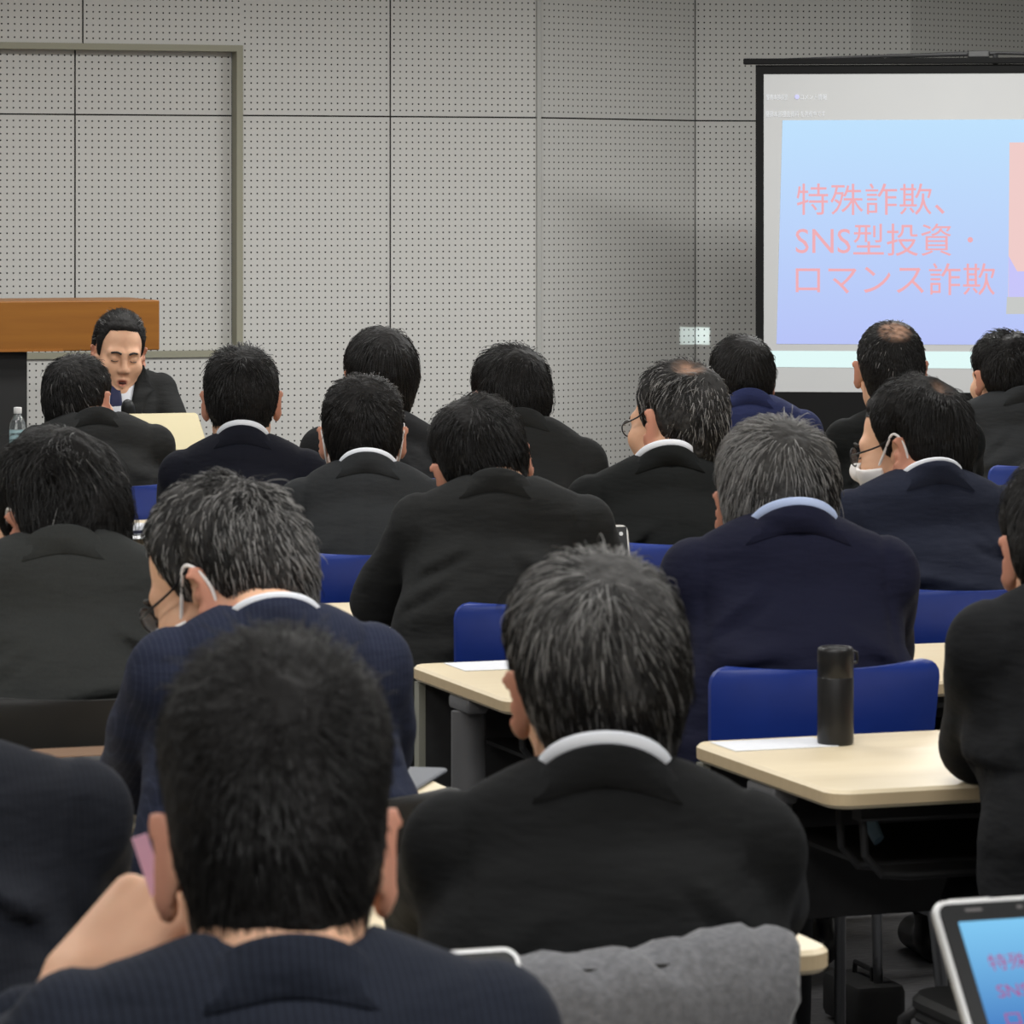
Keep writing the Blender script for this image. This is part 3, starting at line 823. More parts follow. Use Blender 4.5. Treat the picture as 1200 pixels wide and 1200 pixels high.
# ------------------------------------------------------------------ a seated person
def person(label, Y, cx, top, zc, zs, hw, hx, hyaw=10, pitch=8, roll=0, hs=1.0, byaw=0, off=None, suit='k', hair=None,
           shirt=None, seed=1, extras=(), arms=None, dy=None, bw=1.0, lean=0.0, roty=0.0, hz=1.0, sh_top=.042, group='audience in dark suits', hands=None, vox=0.0085, collar_r=0.064,
           wrinkle=1.0, suit_m=None, ctilt=.80, legs_dx=0.0):
    base = px(cx, HY, Y); root = empty('person', (base.x, base.y, 0.0))
    tag(root, label, 'person', group)
    yaw = TH + math.radians(byaw); B = rz3(yaw)
    if roty: B = B @ ry3(math.radians(roty))
    hair = dict(hair or {})
    # head placement
    pr = math.radians(pitch); R = rz3(math.radians(hyaw)) @ rx3(-pr) @ ry3(math.radians(roll))
    if off is None: off = 0.05 + 0.10 * math.sin(max(pr, 0))
    up = R.T @ np.array([0, 0, 1.0])
    hs = np.array([hs, hs, hs * hz]) if np.isscalar(hs) else hs; h0 = float(hs[0])
    sup = (np.array([0, -.012, .045]) * hs) @ up + np.linalg.norm(np.array([.0765, .098, .083]) * hs * up) + hair.get('top', .02) * .9 * float(hs[2])
    Yh = Y + off * math.cos(yaw)
    ztop = HC - (top - HY) * Yh / F
    H = np.array([(hx - 600.0) * Yh / F - base.x, Yh - base.y, ztop - sup])
    # landmarks in the root frame
    bx = lambda x, y, z: B @ np.array([x, y, 0.0]) + np.array([0, 0, z]) if not roty else B @ np.array([x, y, z - zs]) + np.array([0, 0, zs])
    py = -.10 - lean
    sm = suit_m
    # ---- skin: head, neck, arms and hands as one surface
    A = arms or {}
    pos = {}
    for sd in (-1, 1):
        a = A.get(sd, {})
        sh = bx(sd * (hw - .060), .005, zs - .062)
        el = bx(*a.get('el', (sd * (hw - .030), .20, .775)))
        wr = bx(*a.get('wr', (sd * .10, .40, .768)))
        pos[sd] = (sh, el, wr)
    allp = [H] + [q for s2 in pos.values() for q in s2]
    lo = np.minimum.reduce(allp) - .19; hi = np.maximum.reduce(allp) + .19
    hv = 0.0042
    f = Field(lo, hi, hv)
    Ri = R
    f.apply(lambda P: head_sdf(((P - H) @ Ri) / hs, 'mouth' in extras) * h0, H - .16 * hs[2], H + .17 * hs[2])
    nb = bx(0, -.015, zc - .07)
    f.cone(H + R @ (np.array([0, -.028, -.045]) * hs), nb, .050 * h0, .060, .035)
    for sd in (-1, 1):
        sh, el, wr = pos[sd]
        f.cone(nb, sh, .045, .035, .02); f.cone(sh, el, .034, .030, .01); f.cone(el, wr, .030, .021, .01)
        a = A.get(sd, {})
        d = wr - el; d = d / np.linalg.norm(d)
        dirv = np.asarray(a['hdir'], float) if 'hdir' in a else d
        dirv = dirv / np.linalg.norm(dirv)
        upv = np.asarray(a.get('hup', (0, 0, 1)), float); zv = upv - dirv * (upv @ dirv); zv /= np.linalg.norm(zv)
        xv = np.cross(dirv, zv)                                 # right-hand side of the hand
        side = -1 if sd > 0 else 1
        Rh = np.stack([xv, dirv, zv], 1)
        for p0, p1, r1, r2, k in hand_prims(wr + dirv * .02, Rh, side, a.get('curl', (.35, .45, .3)), thumb=a.get('thumb', 0.0), sc=a.get('hsc', 1.0)):
            f.cone(p0, p1, r1, r2, k)
    me = f.mesh('body')
    co = np.zeros(len(me.vertices) * 3, np.float32); me.vertices.foreach_get('co', co); co = co.reshape(-1, 3)
    q = ((co - H) @ R) / hs
    lip = np.clip(1 - np.sqrt((q[:, 0] / .024) ** 2 + ((q[:, 1] - .098) / .016) ** 2 + ((q[:, 2] + .062) / .014) ** 2), 0, .35) * 2.2
    ear = np.clip((np.abs(q[:, 0]) - .074) / .012, 0, 1) * (np.abs(q[:, 2]) < .05) * (np.abs(q[:, 1]) < .05) * .52
    at = me.attributes.new('tint', 'FLOAT', 'POINT'); at.data.foreach_set('value', np.maximum(lip, ear).astype(np.float32))
    body = link('body', me, M_SKIN, root, True)
    # ---- jacket
    lo = np.minimum.reduce([lo, bx(-.34, -.34, .4), bx(.34, -.34, .4), bx(-.34, .2, .4), bx(.34, .2, .4)]); lo[2] = .42
    hi = np.maximum.reduce([hi, bx(.34, .2, .4), bx(-.34, .2, .4)]); hi[2] = zc + .06
    f = Field(lo, hi, vox)
    f.ell(bx(0, py - .0, .585), (.180 * bw, .135, .145), B, 0)
    f.ell(bx(0, (py - .005) * .75, .70), (.178 * bw, .135, .20), B, .08)
    f.ell(bx(0, -.004, zs - .125), (hw - .030, .108, .165), B, .07)
    f.ell(bx(0, .045, zs - .17), (hw - .05, .105, .16), B, .06)
    for sd in (-1, 1):
        f.cone(bx(sd * .040, -.022, zc - .088), bx(sd * (hw - .050), .0, zs - .045), .052, .044, .045)
    f.ell(bx(0, -.032, zc - .078), (.088, .060, .050), B, .05)
    for sd in (-1, 1):
        sh, el, wr = pos[sd]
        f.cone(sh, el, .063, .048, .014)
        f.cone(el, el + (wr - el) * .86, .047, .038, .012)
    w1 = Wob(seed, 1, 9, (6, 6, 30)); w2 = Wob(seed + 3, 1, 9, (22, 22, 22)); w3 = Wob(seed + 7, 1, 8, (34, 10, 30))
    Bi = B
    rf = np.random.RandomState(seed + 77)
    creases = [(rf.uniform(-.10, .10), zs - rf.uniform(.17, .38), rf.uniform(-1.6, -.3), rf.uniform(-.25, .25), rf.uniform(.05, .12), rf.uniform(.005, .009)) for _ in range(6)]
    for sd in (-1, 1):                                          # pulls that run from the armholes
        creases += [(sd * rf.uniform(.09, .13), zs - rf.uniform(.12, .20), 0.0, sd * rf.uniform(-.9, -.3), .05, rf.uniform(.004, .007)) for _ in range(2)]
    def fold(P):
        l = P @ Bi
        env = np.clip((zs - .06 - P[..., 2]) / .16, 0, 1)
        arm = np.clip((np.abs(l[..., 0]) - (hw - .07)) / .05, 0, 1)
        cr = np.zeros(len(P)); back = (l[..., 1] < .03)
        for x0, z0, cv, sl, wd, dp in creases:
            dx = l[..., 0] - x0; dz = P[..., 2] - (z0 + sl * dx + cv * dx * dx)
            win = np.exp(-(dx / wd) ** 4)
            cr += dp * win * (np.exp(-(dz / .010) ** 2) - .75 * np.exp(-((dz - .022) / .014) ** 2))
        hole = .0045 * np.exp(-((np.abs(l[..., 0]) - (hw - .062) - .05 * np.clip(zs - .06 - P[..., 2], 0, .2)) / .0075) ** 2) * (P[..., 2] > zs - .24)
        cr = cr * back * wrinkle + hole * back
        a = w1(P + 0.02 * np.stack([w2(P)] * 3, -1))
        seam = -.0026 * np.exp(-(l[..., 0] / .004) ** 2) * (l[..., 1] < 0)
        return (-.0066 * np.maximum(a, -.3) * env * (1 - .5 * arm) - .0018 * w2(P) - .0055 * np.maximum(w3(P), 0) * arm * np.clip(env * 2, 0, 1)) * wrinkle - seam + cr
    f.warp(fold)
    # hollow for the neck so the jacket does not rise inside the collar
    f.cone(bx(0, -.008, zc - .03), bx(0, .03, zc + .12), .054, .075, .01, '-')
    jm = f.mesh('jacket'); jk = link('jacket', jm, sm, root, True)
    # ---- collars
    Nc = bx(0, -.018, zc - .030)
    bvj = BVHTree.FromPolygons([v.co.copy() for v in jm.vertices], [tuple(p.vertices) for p in jm.polygons])
    cm = link('jacket_collar', collar_mesh('jacket_collar', Nc, B, collar_r, .030, .042, .015, ctilt, bvh=bvj), sm, jk, True)
    if shirt:
        sc_m = M_WHITE if shirt == 'w' else M_SHIRTB
        link('shirt_collar', collar_mesh('shirt_collar', Nc, B, collar_r - .006, sh_top, .018, .0005, ctilt * .80, 140, .003), sc_m, root, True)
    for sd in (-1, 1):
        if A.get(sd, {}).get('cuff'):
            sh, el, wr = pos[sd]; d = (wr - el)
            MB().tube([tuple(el + d * .80), tuple(el + d * .95)], [.036, .033], 16).obj('shirt_cuff', M_WHITE, root, True)
    # ---- legs and shoes
    t = link('trousers', LEGS, M_TROUSER, root, True, rz=yaw); t.location = tuple(B @ np.array([legs_dx, py + .10, 0]) * np.array([1, 1, 0]))
    for x in (-.125, .125):
        o = link('shoe', SHOE, M_SHOE, root, True, rz=yaw); o.location = tuple((B @ np.array([x + legs_dx, .36 + py + .10, 0])) * np.array([1, 1, 0]))
    build_hair(root, R, H, hs, hair, seed)
    for sd in (-1, 1):
        pipe('eyebrow', [(sd * .013, .1035, .026), (sd * .028, .1005, .031), (sd * .046, .086, .027)], [.0030] * 12 + [.0016], M_BROW, root, R, H, hs, 8)
        pipe('eyelashes', [(sd * .020, .0925, .004), (sd * .031, .0945, .0015), (sd * .043, .0865, .003)], .0014, M_LASH, root, R, H, hs, 6)
    # ---- extras on the head
    for e in extras:
        if e == 'mask':
            g = Field((-.090, -.01, -.14), (.090, .14, .03), .0028)
            def fm(P):
                d0 = head_sdf(P); s = np.abs(P[..., 0])
                zl = -.006 - .25 * np.clip(s - .02, 0, 1); zl2 = -.112 + .42 * np.clip(s - .02, 0, 1)
                d = np.maximum(np.maximum(d0 - .0095, -(d0 - .0020)), np.maximum(P[..., 2] - zl, zl2 - P[..., 2]))
                return np.maximum(d, np.maximum(s - .080, .032 - P[..., 1]))
            g.apply(fm, g.lo, g.lo + g.vox * (g.n - 1))
            m2 = g.mesh('face_mask'); c2 = np.zeros(len(m2.vertices) * 3, np.float32); m2.vertices.foreach_get('co', c2)
            m2.vertices.foreach_set('co', mesh_pts(c2.reshape(-1, 3), R, H, hs).astype(np.float32).ravel()); m2.update()
            mk = link('face_mask', m2, M_MASK, root, True)
            for sd in (-1, 1):
                pipe('ear_loop', [(sd * .0655, .045, -.020), (sd * .076, .022, .012), (sd * .086, .000, .040), (sd * .089, -.017, .030), (sd * .084, -.024, -.002),
                                  (sd * .079, -.012, -.034), (sd * .072, .012, -.056), (sd * .062, .040, -.072)], .0026 * h0, M_MASK, mk, R, H, hs)
        if e == 'straps':                                       # thin clear-white ear loops only seen from behind
            for sd in (-1, 1):
                pipe('mask_ear_loop', [(sd * .072, .022, .012), (sd * .085, .000, .040), (sd * .089, -.017, .030), (sd * .085, -.024, -.002),
                                       (sd * .080, -.012, -.034), (sd * .072, .012, -.056)], .0018 * h0, M_MASK, root, R, H, hs)
        if e == 'glasses':
            gm = mat('glasses_frame', srgb(24, 24, 28), 0.3); gl = MATS.get('lens_glass')
            if gl is None:
                gl = mat('lens_glass', srgb(240, 245, 250), 0.05); gl.node_tree.nodes['Principled BSDF'].inputs['Alpha'].default_value = 0.16
            fr = None
            for sd in (-1, 1):
                ring = [(sd * .032 + .0235 * math.cos(a), .108 - abs(sd * .032 + .0235 * math.cos(a)) * .12, .006 + .017 * math.sin(a)) for a in np.linspace(0, 2 * math.pi, 21)]
                o = pipe('glasses', ring, .0016 * h0, gm, root if fr is None else fr, R, H, hs, smooth_steps=0)
                if fr is None: fr = o
                else: o.name = 'rim'
                me = MB().add([tuple(R @ (np.array(p) * hs) + H) for p in ring[:-1]], [tuple(range(20))]).mesh('lens'); link('lens', me, gl, fr)
                pipe('temple', [(sd * .056, .100, .010), (sd * .072, .075, .013), (sd * .081, .03, .022), (sd * .084, .004, .034), (sd * .086, -.018, .026)], .0018 * h0, gm, fr, R, H, hs)
            pipe('bridge', [(-.009, .107, .010), (0, .110, .012), (.009, .107, .010)], .0014 * h0, gm, fr, R, H, hs)
    return dict(root=root, R=R, H=H, hs=hs, B=B, bx=bx, pos=pos, yaw=yaw, base=base, jacket=jk)

# ------------------------------------------------------------------ the people, nearest rows first
SU = {
    'P0': suit_mat('navy_pinstripe_suit', srgb(44, 49, 62), srgb(82, 90, 110)),
    'P1': suit_mat('dark_navy_suit', srgb(40, 43, 52), srgb(62, 66, 78)),
    'P2': suit_mat('black_suit', srgb(33, 34, 35)),
    'P3': suit_mat('blue_navy_pinstripe_suit', srgb(52, 58, 80), srgb(92, 98, 120)),
    'P4': suit_mat('charcoal_suit', srgb(72, 74, 73)),
    'P5': suit_mat('navy_suit', srgb(40, 42, 66)),
    'P6': suit_mat('soft_black_suit', srgb(40, 41, 43)),
    'A': suit_mat('dark_charcoal_suit', srgb(52, 53, 53)),
    'B': suit_mat('grey_charcoal_suit', srgb(58, 60, 62)),
    'C': suit_mat('deep_navy_suit', srgb(44, 49, 68)),
    'D': suit_mat('plain_black_suit', srgb(34, 36, 36)),
    'E': suit_mat('midnight_suit', srgb(32, 34, 46)),
    'I': suit_mat('blue_jacket', srgb(52, 60, 104)),
}
PP = {}
PP['P0'] = person('man nearest the camera in navy pinstripe, black cropped hair, fist at his cheek', 2.84, 334, 735, 1.008, .966, .200, 322,
    hyaw=8, pitch=16, roll=0, hs=.955, hz=1.17, byaw=-12, off=.075, suit_m=SU['P0'], seed=3, bw=1.0, collar_r=.066,
    hair=dict(line=-.026, top=.032, side=.007, back=.015, n=8000, len=.026, grey=.0, rad=.00045, whorl=(.10, -.80, .62), swirl=.5, mess=.9, down=.5),
    arms={-1: dict(el=(-.30, .22, .775), wr=(-.165, .165, .905), hsc=1.15, hdir=(.66, .30, .62), hup=(-.5, -.75, .45), curl=(1.0, 1.5, .9), thumb=.1, cuff=1)})
PP['P1'] = person('man in dark navy cut off by the left edge, only back and shoulder showing', 3.76, -118, 640, 1.015, .985, .222, -150,
    hyaw=14, pitch=30, byaw=-6, suit_m=SU['P1'], seed=5, hair=dict(n=1500), shirt='w')
PP['P2'] = person('man in a black suit with grizzled hair and white collar, grey coat on his chair', 3.96, 707, 640, .988, .925, .203, 700,
    hyaw=13, pitch=2, roll=-5, hs=1.0, byaw=-18, off=.075, suit_m=SU['P2'], shirt='w', seed=8, bw=1.05, collar_r=.070,
    hair=dict(top=.026, side=.015, back=.020, n=8500, len=.055, grey=.50, gtop=(.045, .14), rad=.00048, whorl=(.05, -.45, .85), swirl=.25, mess=.8, nape=.42, light=1))
PP['P3'] = person('man in blue-navy pinstripe with grizzled hair and mask, bowed head turned left', 4.93, 318, 552, 1.035, .99, .178, 266,
    hyaw=67, pitch=26, roll=0, hs=1.0, byaw=-8, off=.11, suit_m=SU['P3'], shirt='w', sh_top=.036, seed=12, extras=('mask', 'glasses'),
    hair=dict(top=.024, side=.016, back=.020, n=6500, len=.036, grey=.38, rad=.00055, mess=1.2, nape=.45))
PP['P4'] = person('man in charcoal suit with tousled black hair and mask, at the left edge', 5.92, 72, 500, 1.045, .995, .205, 66,
    hyaw=46, pitch=16, hs=1.0, byaw=-10, off=.08, suit_m=SU['P4'], seed=14, extras=('mask',), bw=1.05,
    hair=dict(top=.034, side=.022, back=.026, n=5500, len=.075, grey=.015, rad=.00055, mess=1.7, nape=.5, drop=.02))
PP['P5'] = person('broad man in navy suit with thick grey hair and pale blue collar', 6.30, 927, 485, 1.045, .985, .208, 909,
    hyaw=6, pitch=-2, hs=1.06, byaw=-15, off=.10, suit_m=SU['P5'], shirt='b', seed=17, legs_dx=-.09, extras=('straps',), bw=1.12, collar_r=.074,
    hair=dict(top=.026, side=.017, back=.021, n=6500, len=.050, grey=.55, rad=.00062, whorl=(.1, -.5, .8), mess=.7, nape=.5, line=.004))
PP['P6'] = person('man in soft black suit cut off by right edge, elbow on flask table', 5.30, 1284, 522, 1.05, .985, .205, 1256,
    hyaw=6, pitch=4, hs=1.05, byaw=-6, off=.07, suit_m=SU['P6'], seed=21, bw=1.0, legs_dx=.10,
    hair=dict(top=.026, side=.018, back=.02, n=3000, len=.05, grey=.10, rad=.00055),
    arms={-1: dict(el=(-.115, .16, .775), wr=(.03, .40, .77))})
PP['A'] = person('broad man in dark charcoal suit with elbows out and head tilted left', 7.25, 588, 460, 1.04, .985, .207, 566,
    hyaw=11, pitch=14, roll=-13, hs=.99, byaw=-26, off=.09, suit_m=SU['A'], seed=24, bw=1.1,
    hair=dict(top=.022, side=.010, back=.016, n=4500, len=.045, grey=.0, rad=.00062, part=-.2, mess=.8),
    arms={-1: dict(el=(-.25, .12, .775), wr=(-.12, .36, .77))})
PP['B'] = person('young man in grey-charcoal suit with mask loops behind both ears', 8.27, 432, 437, 1.005, .94, .195, 425,
    hyaw=3, pitch=2, hs=.98, byaw=-20, off=.07, suit_m=SU['B'], shirt='w', sh_top=.038, seed=27, extras=('mask',),
    hair=dict(top=.024, side=.011, back=.015, n=3500, len=.035, grey=.0, rad=.0007, mess=.9))
PP['C'] = person('man in deep navy suit with glasses and white mask, black hair, head turned left', 7.52, 1086, 438, 1.035, .975, .205, 1068,
    hyaw=63, pitch=8, hs=1.02, byaw=-8, off=.08, suit_m=SU['C'], shirt='w', sh_top=.036, seed=31, extras=('mask', 'glasses'), bw=1.05,
    hair=dict(top=.024, side=.016, back=.018, n=4500, len=.05, grey=.0, rad=.00062, mess=.7, bald=((-.1, -.62, .78), .20), bald_k=.16))
PP['D'] = person('stout man in black suit with glasses and balding grizzled hair, looking left', 8.50, 777, 420, 1.005, .935, .212, 791,
    hyaw=44, pitch=6, roll=6, hs=1.04, byaw=-10, off=.06, suit_m=SU['D'], shirt='w', seed=34, extras=('glasses',), bw=1.15, collar_r=.070,
    hair=dict(top=.022, side=.015, back=.018, n=4200, len=.042, grey=.24, rad=.00065, mess=1.2, bald=((-.2, -.45, .87), .30), bald_k=.38))
PP['E'] = person('man in midnight navy suit with white collar, right beside the silver laptop', 9.26, 285, 402, 1.005, .94, .200, 283,
    hyaw=2, pitch=4, hs=1.0, byaw=-18, off=.07, suit_m=SU['E'], shirt='w', seed=37,
    hair=dict(top=.022, side=.012, back=.016, n=3200, len=.035, grey=.0, rad=.0007, mess=.9))
PP['F'] = person('man in dark charcoal suit with glossy black hair sitting just before the speaker', 10.2, 112, 413, 1.0, .945, .205, 94,
    hyaw=-20, pitch=6, roll=-6, hs=.95, byaw=-10, off=.08, suit_m=SU['A'], seed=41,
    hair=dict(top=.023, side=.016, back=.018, n=3200, len=.05, grey=.02, rad=.0007, mess=.5))
PP['G'] = person('person with longer straight black hair and a dark suit at the front', 10.46, 443, 381, 1.0, .925, .205, 446,
    hyaw=14, pitch=6, hs=1.02, byaw=-14, off=.08, suit_m=SU['P6'], seed=44,
    hair=dict(top=.024, side=.022, back=.025, n=3500, len=.085, grey=.0, rad=.0007, mess=.45, nape=.85, drop=.03, down=1.0, over=.5))
PP['H'] = person('man in a charcoal suit with thick black hair sitting by the pale corner strip', 9.48, 612, 401, 1.035, .955, .205, 597,
    hyaw=22, pitch=4, hs=1.0, byaw=-22, off=.08, suit_m=SU['A'], seed=47,
    hair=dict(top=.026, side=.018, back=.021, n=3500, len=.055, grey=.0, rad=.0007, mess=.8, nape=.45))
PP['I'] = person('person in a blue jacket with round black hair, below the bottom left screen corner', 10.8, 877, 391, 1.02, .955, .205, 869,
    hyaw=4, pitch=6, hs=.97, byaw=-20, off=.07, suit_m=SU['I'], seed=50,
    hair=dict(top=.022, side=.018, back=.020, n=3000, len=.055, grey=.0, rad=.0008, mess=.4, nape=.6, drop=.012, over=.2))
PP['J'] = person('balding man in a black suit with ears standing out, before the screen', 9.80, 1060, 375, 1.04, .985, .202, 1043,
    hyaw=4, pitch=2, hs=.98, byaw=-14, off=.05, suit_m=SU['D'], seed=53,
    hair=dict(top=.012, side=.009, back=.012, n=3000, len=.022, grey=.03, rad=.0007, mess=.6, bald=((.02, -.58, .80), .40)))
PP['K'] = person('man in charcoal suit with spiky black hair at the right edge, before the screen', 10.95, 1192, 385, 1.02, .97, .205, 1176,
    hyaw=24, pitch=4, hs=1.0, byaw=-10, off=.06, suit_m=SU['B'], seed=56,
    hair=dict(top=.024, side=.013, back=.016, n=3200, len=.035, grey=.0, rad=.0007, mess=1.4))
# the speaker faces the room
PP['S'] = SPK = person('speaker facing the room in dark suit and blue tie, holding a microphone', 12.45, 131, 362, 1.025, .985, .205, 139,
    hyaw=197, pitch=8, roll=-4, hs=.94, hz=1.10, byaw=172, off=.05, suit_m=SU['A'], shirt='w', seed=60, extras=('mouth',), group='speakers',
    hair=dict(top=.022, side=.012, back=.016, n=3600, len=.06, grey=.10, rad=.0007, mess=.5, whorl=(.0, .85, .5), swirl=0, down=-.1, line=.006),
    arms={-1: dict(el=(-.20, .12, .78), wr=(-.095, .16, .748), hdir=(.35, -.6, .1), hup=(.3, -.9, 0), curl=(.9, 1.4, .9))})

# ------------------------------------------------------------------ chairs under the audience
def chair_for(key, color, label, dx=0.0, dy=0.0, rz=0.0):
    b = PP[key]['base']; o = Vector((b.x, b.y, 0)) + R19.to_3x3() @ Vector((dx, -0.02 + dy, 0))
    return chair(o, TH + math.radians(rz), color, label)
chair_for('P2', 'black', 'black chair under the grey coat', -.075)
chair_for('P3', 'black', 'black chair under the bending man with mask and pinstripe suit')
chair_for('P4', 'black', 'black chair backrest at the left edge behind the charcoal-suited man')
chair_for('P1', 'black', 'black chair of the man cut off at the left edge', 0, 0)
chair_for('P0', 'black', 'black chair under the man with his fist at his cheek')
chair_for('P5', 'blue', 'blue chair right behind the black flask', -.035)
chair_for('P6', 'black', 'black chair under the man cut off by the right edge')
chair_for('A', 'blue', 'blue chair left of the grizzled head, above the bare table corner', .03)
chair_for('B', 'blue', 'blue chair under the young man with mask loops', -.03)
chair_for('C', 'blue', 'blue chair under the masked man in deep navy')
chair_for('D', 'blue', 'blue chair under the stout man in profile')
chair_for('E', 'blue', 'blue chair under the man in midnight navy')
chair_for('F', 'blue', 'blue chair above the computer mouse')
chair_for('G', 'blue', 'blue chair under the person with longer hair')
chair_for('H', 'blue', 'blue chair under the man by the pale corner strip')
chair_for('I', 'blue', 'blue chair under the person in blue jacket')
chair_for('J', 'blue', 'blue chair under the balding man before the screen')
chair_for('K', 'blue', 'blue chair under the spiky-haired man at right edge')

# ------------------------------------------------------------------ things on the tables
def at_table(x, y, z=0.72):                  # point of a table top seen at a pixel
    Y = (HC - z) * F / (y - HY); return Vector(((x - 600.0) * Y / F, Y, z))
def sheet(name, p, w, d, rz, label, m=None, t=0.0012, cat='paper', group=None):
    o = MB().box((-w / 2, -d / 2, 0), (w / 2, d / 2, t)).obj(name, m or M_PAPER, loc=tuple(p), rz=rz)
    return tag(o, label, cat, group)
# flask
p = at_table(979, 872)
fl = empty('flask', tuple(p)); tag(fl, 'black metal flask standing on the right beige table', 'flask')
M_FL = mat('flask_black', srgb(30, 30, 31), 0.38, 0.2, coat=0.1)
MB().lathe([(.024, 0), (.0265, .002), (.0272, .006), (.0272, .098), (.0262, .100)], 36).obj('body', M_FL, fl, True)
MB().lathe([(.0262, .100), (.0272, .1015), (.0272, .138), (.0262, .142), (.0235, .1445), (.0200, .1445), (.0190, .1425)], 36).obj('lid', M_FL, fl, True)
MB().tube([(.026, -.004, .138), (.031, -.004, .137), (.032, -.004, .128), (.031, -.004, .122), (.0265, -.004, .121)], .0022, 8).obj('carry_loop', M_FL, fl, True)
def along(table, x, d): return table.matrix_basis @ Vector((x, d, 0.7205))
M_CARD = noise_mat('printed_card', srgb(240, 241, 244), srgb(225, 228, 236), 60, 0.7)
sheet('paper', along(T['R2'], .105, .455), .165, .10, TH, 'white paper on the flask table, left of the flask', M_CARD)
sheet('paper', along(T['R2'], .50, .35), .165, .13, TH, 'white paper on the flask table, beside the elbow', M_CARD)
sheet('paper', along(T['R3'], .14, .45), .165, .12, TH, 'white paper on the table with grey column leg', M_CARD)
# left row two: folder, bag, documents
L2 = T['L2']
o = MB().plate(-.15, -.105, .15, .105, 0, .006, .012, .002).obj('folder', mat('grey_folder', srgb(104, 107, 114), 0.6), loc=tuple(along(L2, 1.66, .30)), rz=TH - .55)
tag(o, 'grey folder on the corner of the table before the grizzled man', 'folder')
sheet('document', along(L2, 1.33, .20), .30, .21, TH, 'white document on the table left of the nearest head')
bag = empty('bag', tuple(along(L2, 1.30, .41)), TH); tag(bag, 'black bag with brown trim and a brass clasp', 'bag')
MB().box((-.16, -.05, 0), (.14, .05, .036), .012).obj('body', mat('bag_black', srgb(26, 26, 28), 0.6), bag, True)
MB().box((-.16, -.030, .034), (.14, .052, .038), .0018).obj('trim', mat('bag_brown', srgb(120, 88, 60), 0.5), bag)
o = MB().lathe([(.007, 0), (.013, 0), (.0155, .003), (.013, .006), (.007, .006)], 24).obj('clasp', mat('brass', srgb(150, 112, 60), 0.35, 0.8), bag, True); o.location = (.105, -.05, .017); o.rotation_euler = (math.pi / 2, 0, 0)
# row six: mouse on a sheet
p = at_table(162, 627)
sheet('paper', p + Vector((.0, -.05, 0.0005)), .21, .15, TH, 'white paper under the computer mouse')
ms = empty('computer_mouse', tuple(p + Vector((0, 0, .0018))), TH - 1.2); tag(ms, 'small white computer mouse with dark sides', 'mouse')
f = Field((-.04, -.06, -.03), (.04, .06, .05), .003); f.ell((0, 0, .004), (.027, .044, .024)); f.apply(lambda P: P[..., 2] - .001, f.lo, f.lo + f.vox * (f.n - 1), 0, '-')
link('shell', f.mesh('shell'), mat('mouse_white', srgb(225, 228, 236), 0.3), ms, True)
MB().box((-.0285, -.03, .004), (.0285, .03, .012), .003).obj('side_grip', mat('mouse_dark', srgb(30, 34, 60), 0.4), ms)
p = at_table(391, 558)
sheet('paper', p, .10, .12, TH, 'white paper beside the young masked man, at the front row table', t=.004)
# speaker's laptop, bottle, microphone
p = room(2.86, 11.62, 0.741)
lp = empty('laptop', tuple(p), TH); tag(lp, "silver laptop open before the speaker, lid back to the room", 'laptop')
MB().box((-.165, 0, 0), (.165, .22, .016), .005).obj('base', M_SILVER, lp)
M_LID = mat('laptop_lid', srgb(180, 168, 130), 0.5, 0.05)
o = MB().plate(-.165, 0, .165, .18, -.004, .004, .012, .002).obj('lid', M_LID, lp); o.location = (0, .006, .030); o.rotation_euler = (math.radians(36), 0, 0)
MB().box((-.05, -.012, .006), (.05, .012, .03), .004).obj('hinge', M_BLACK, lp)
MB().box((-.15, -.14, .0), (.06, -.03, .03), .006).obj('x', M_BLACK, lp)
b = bpy.data.objects['x']; b.parent = None; b.name = 'device'; b.matrix_world = lp.matrix_basis.copy(); tag(b, 'flat black box on the table in front of the laptop', 'box')
bt = empty('water_bottle', tuple(room(2.47, 11.80, 0.741))); tag(bt, 'clear plastic water bottle with white cap at the left edge', 'bottle')
M_PET = mat('clear_plastic', srgb(235, 242, 245), 0.08); M_PET.node_tree.nodes['Principled BSDF'].inputs['Transmission Weight'].default_value = 0.9
MB().lathe([(.020, 0), (.0245, .003), (.025, .01), (.025, .10), (.024, .112), (.018, .128), (.0115, .138), (.0105, .146)], 24).obj('body', M_PET, bt, True)
MB().lathe([(.0253, .035), (.0255, .036), (.0255, .092), (.0253, .093)], 24).obj('label_band', noise_mat('bottle_label', srgb(200, 222, 226), srgb(120, 170, 180), 60, 0.5), bt, True)
MB().lathe([(.0118, .143), (.0125, .144), (.0125, .160), (.0118, .162), (.006, .1625)], 20).obj('cap', mat('cap_white', srgb(238, 238, 238), 0.4), bt, True)
# open laptop at the lower right, tablet before the nearest man, tablet in row four
M_BEZ = mat('bezel_black', srgb(16, 17, 19), 0.3)
def open_laptop(loc, rz, w, d, ang, label, screen=True):
    r = empty('laptop', loc, rz); tag(r, label, 'laptop')
    MB().box((-w / 2, -d, 0), (w / 2, 0, .016), .005).obj('base', M_SILVER, r)
    lid = MB().plate(-w / 2, 0, w / 2, d, -.004, .004, .014, .002).obj('lid', M_SILVER, r)
    lid.location = (0, .004, .016); lid.rotation_euler = (math.radians(ang), 0, 0)
    MB().plate(-w / 2 + .005, .005, w / 2 - .005, d - .005, .0042, .0052, .010, .0004).obj('bezel', M_BEZ, lid)
    return r, lid

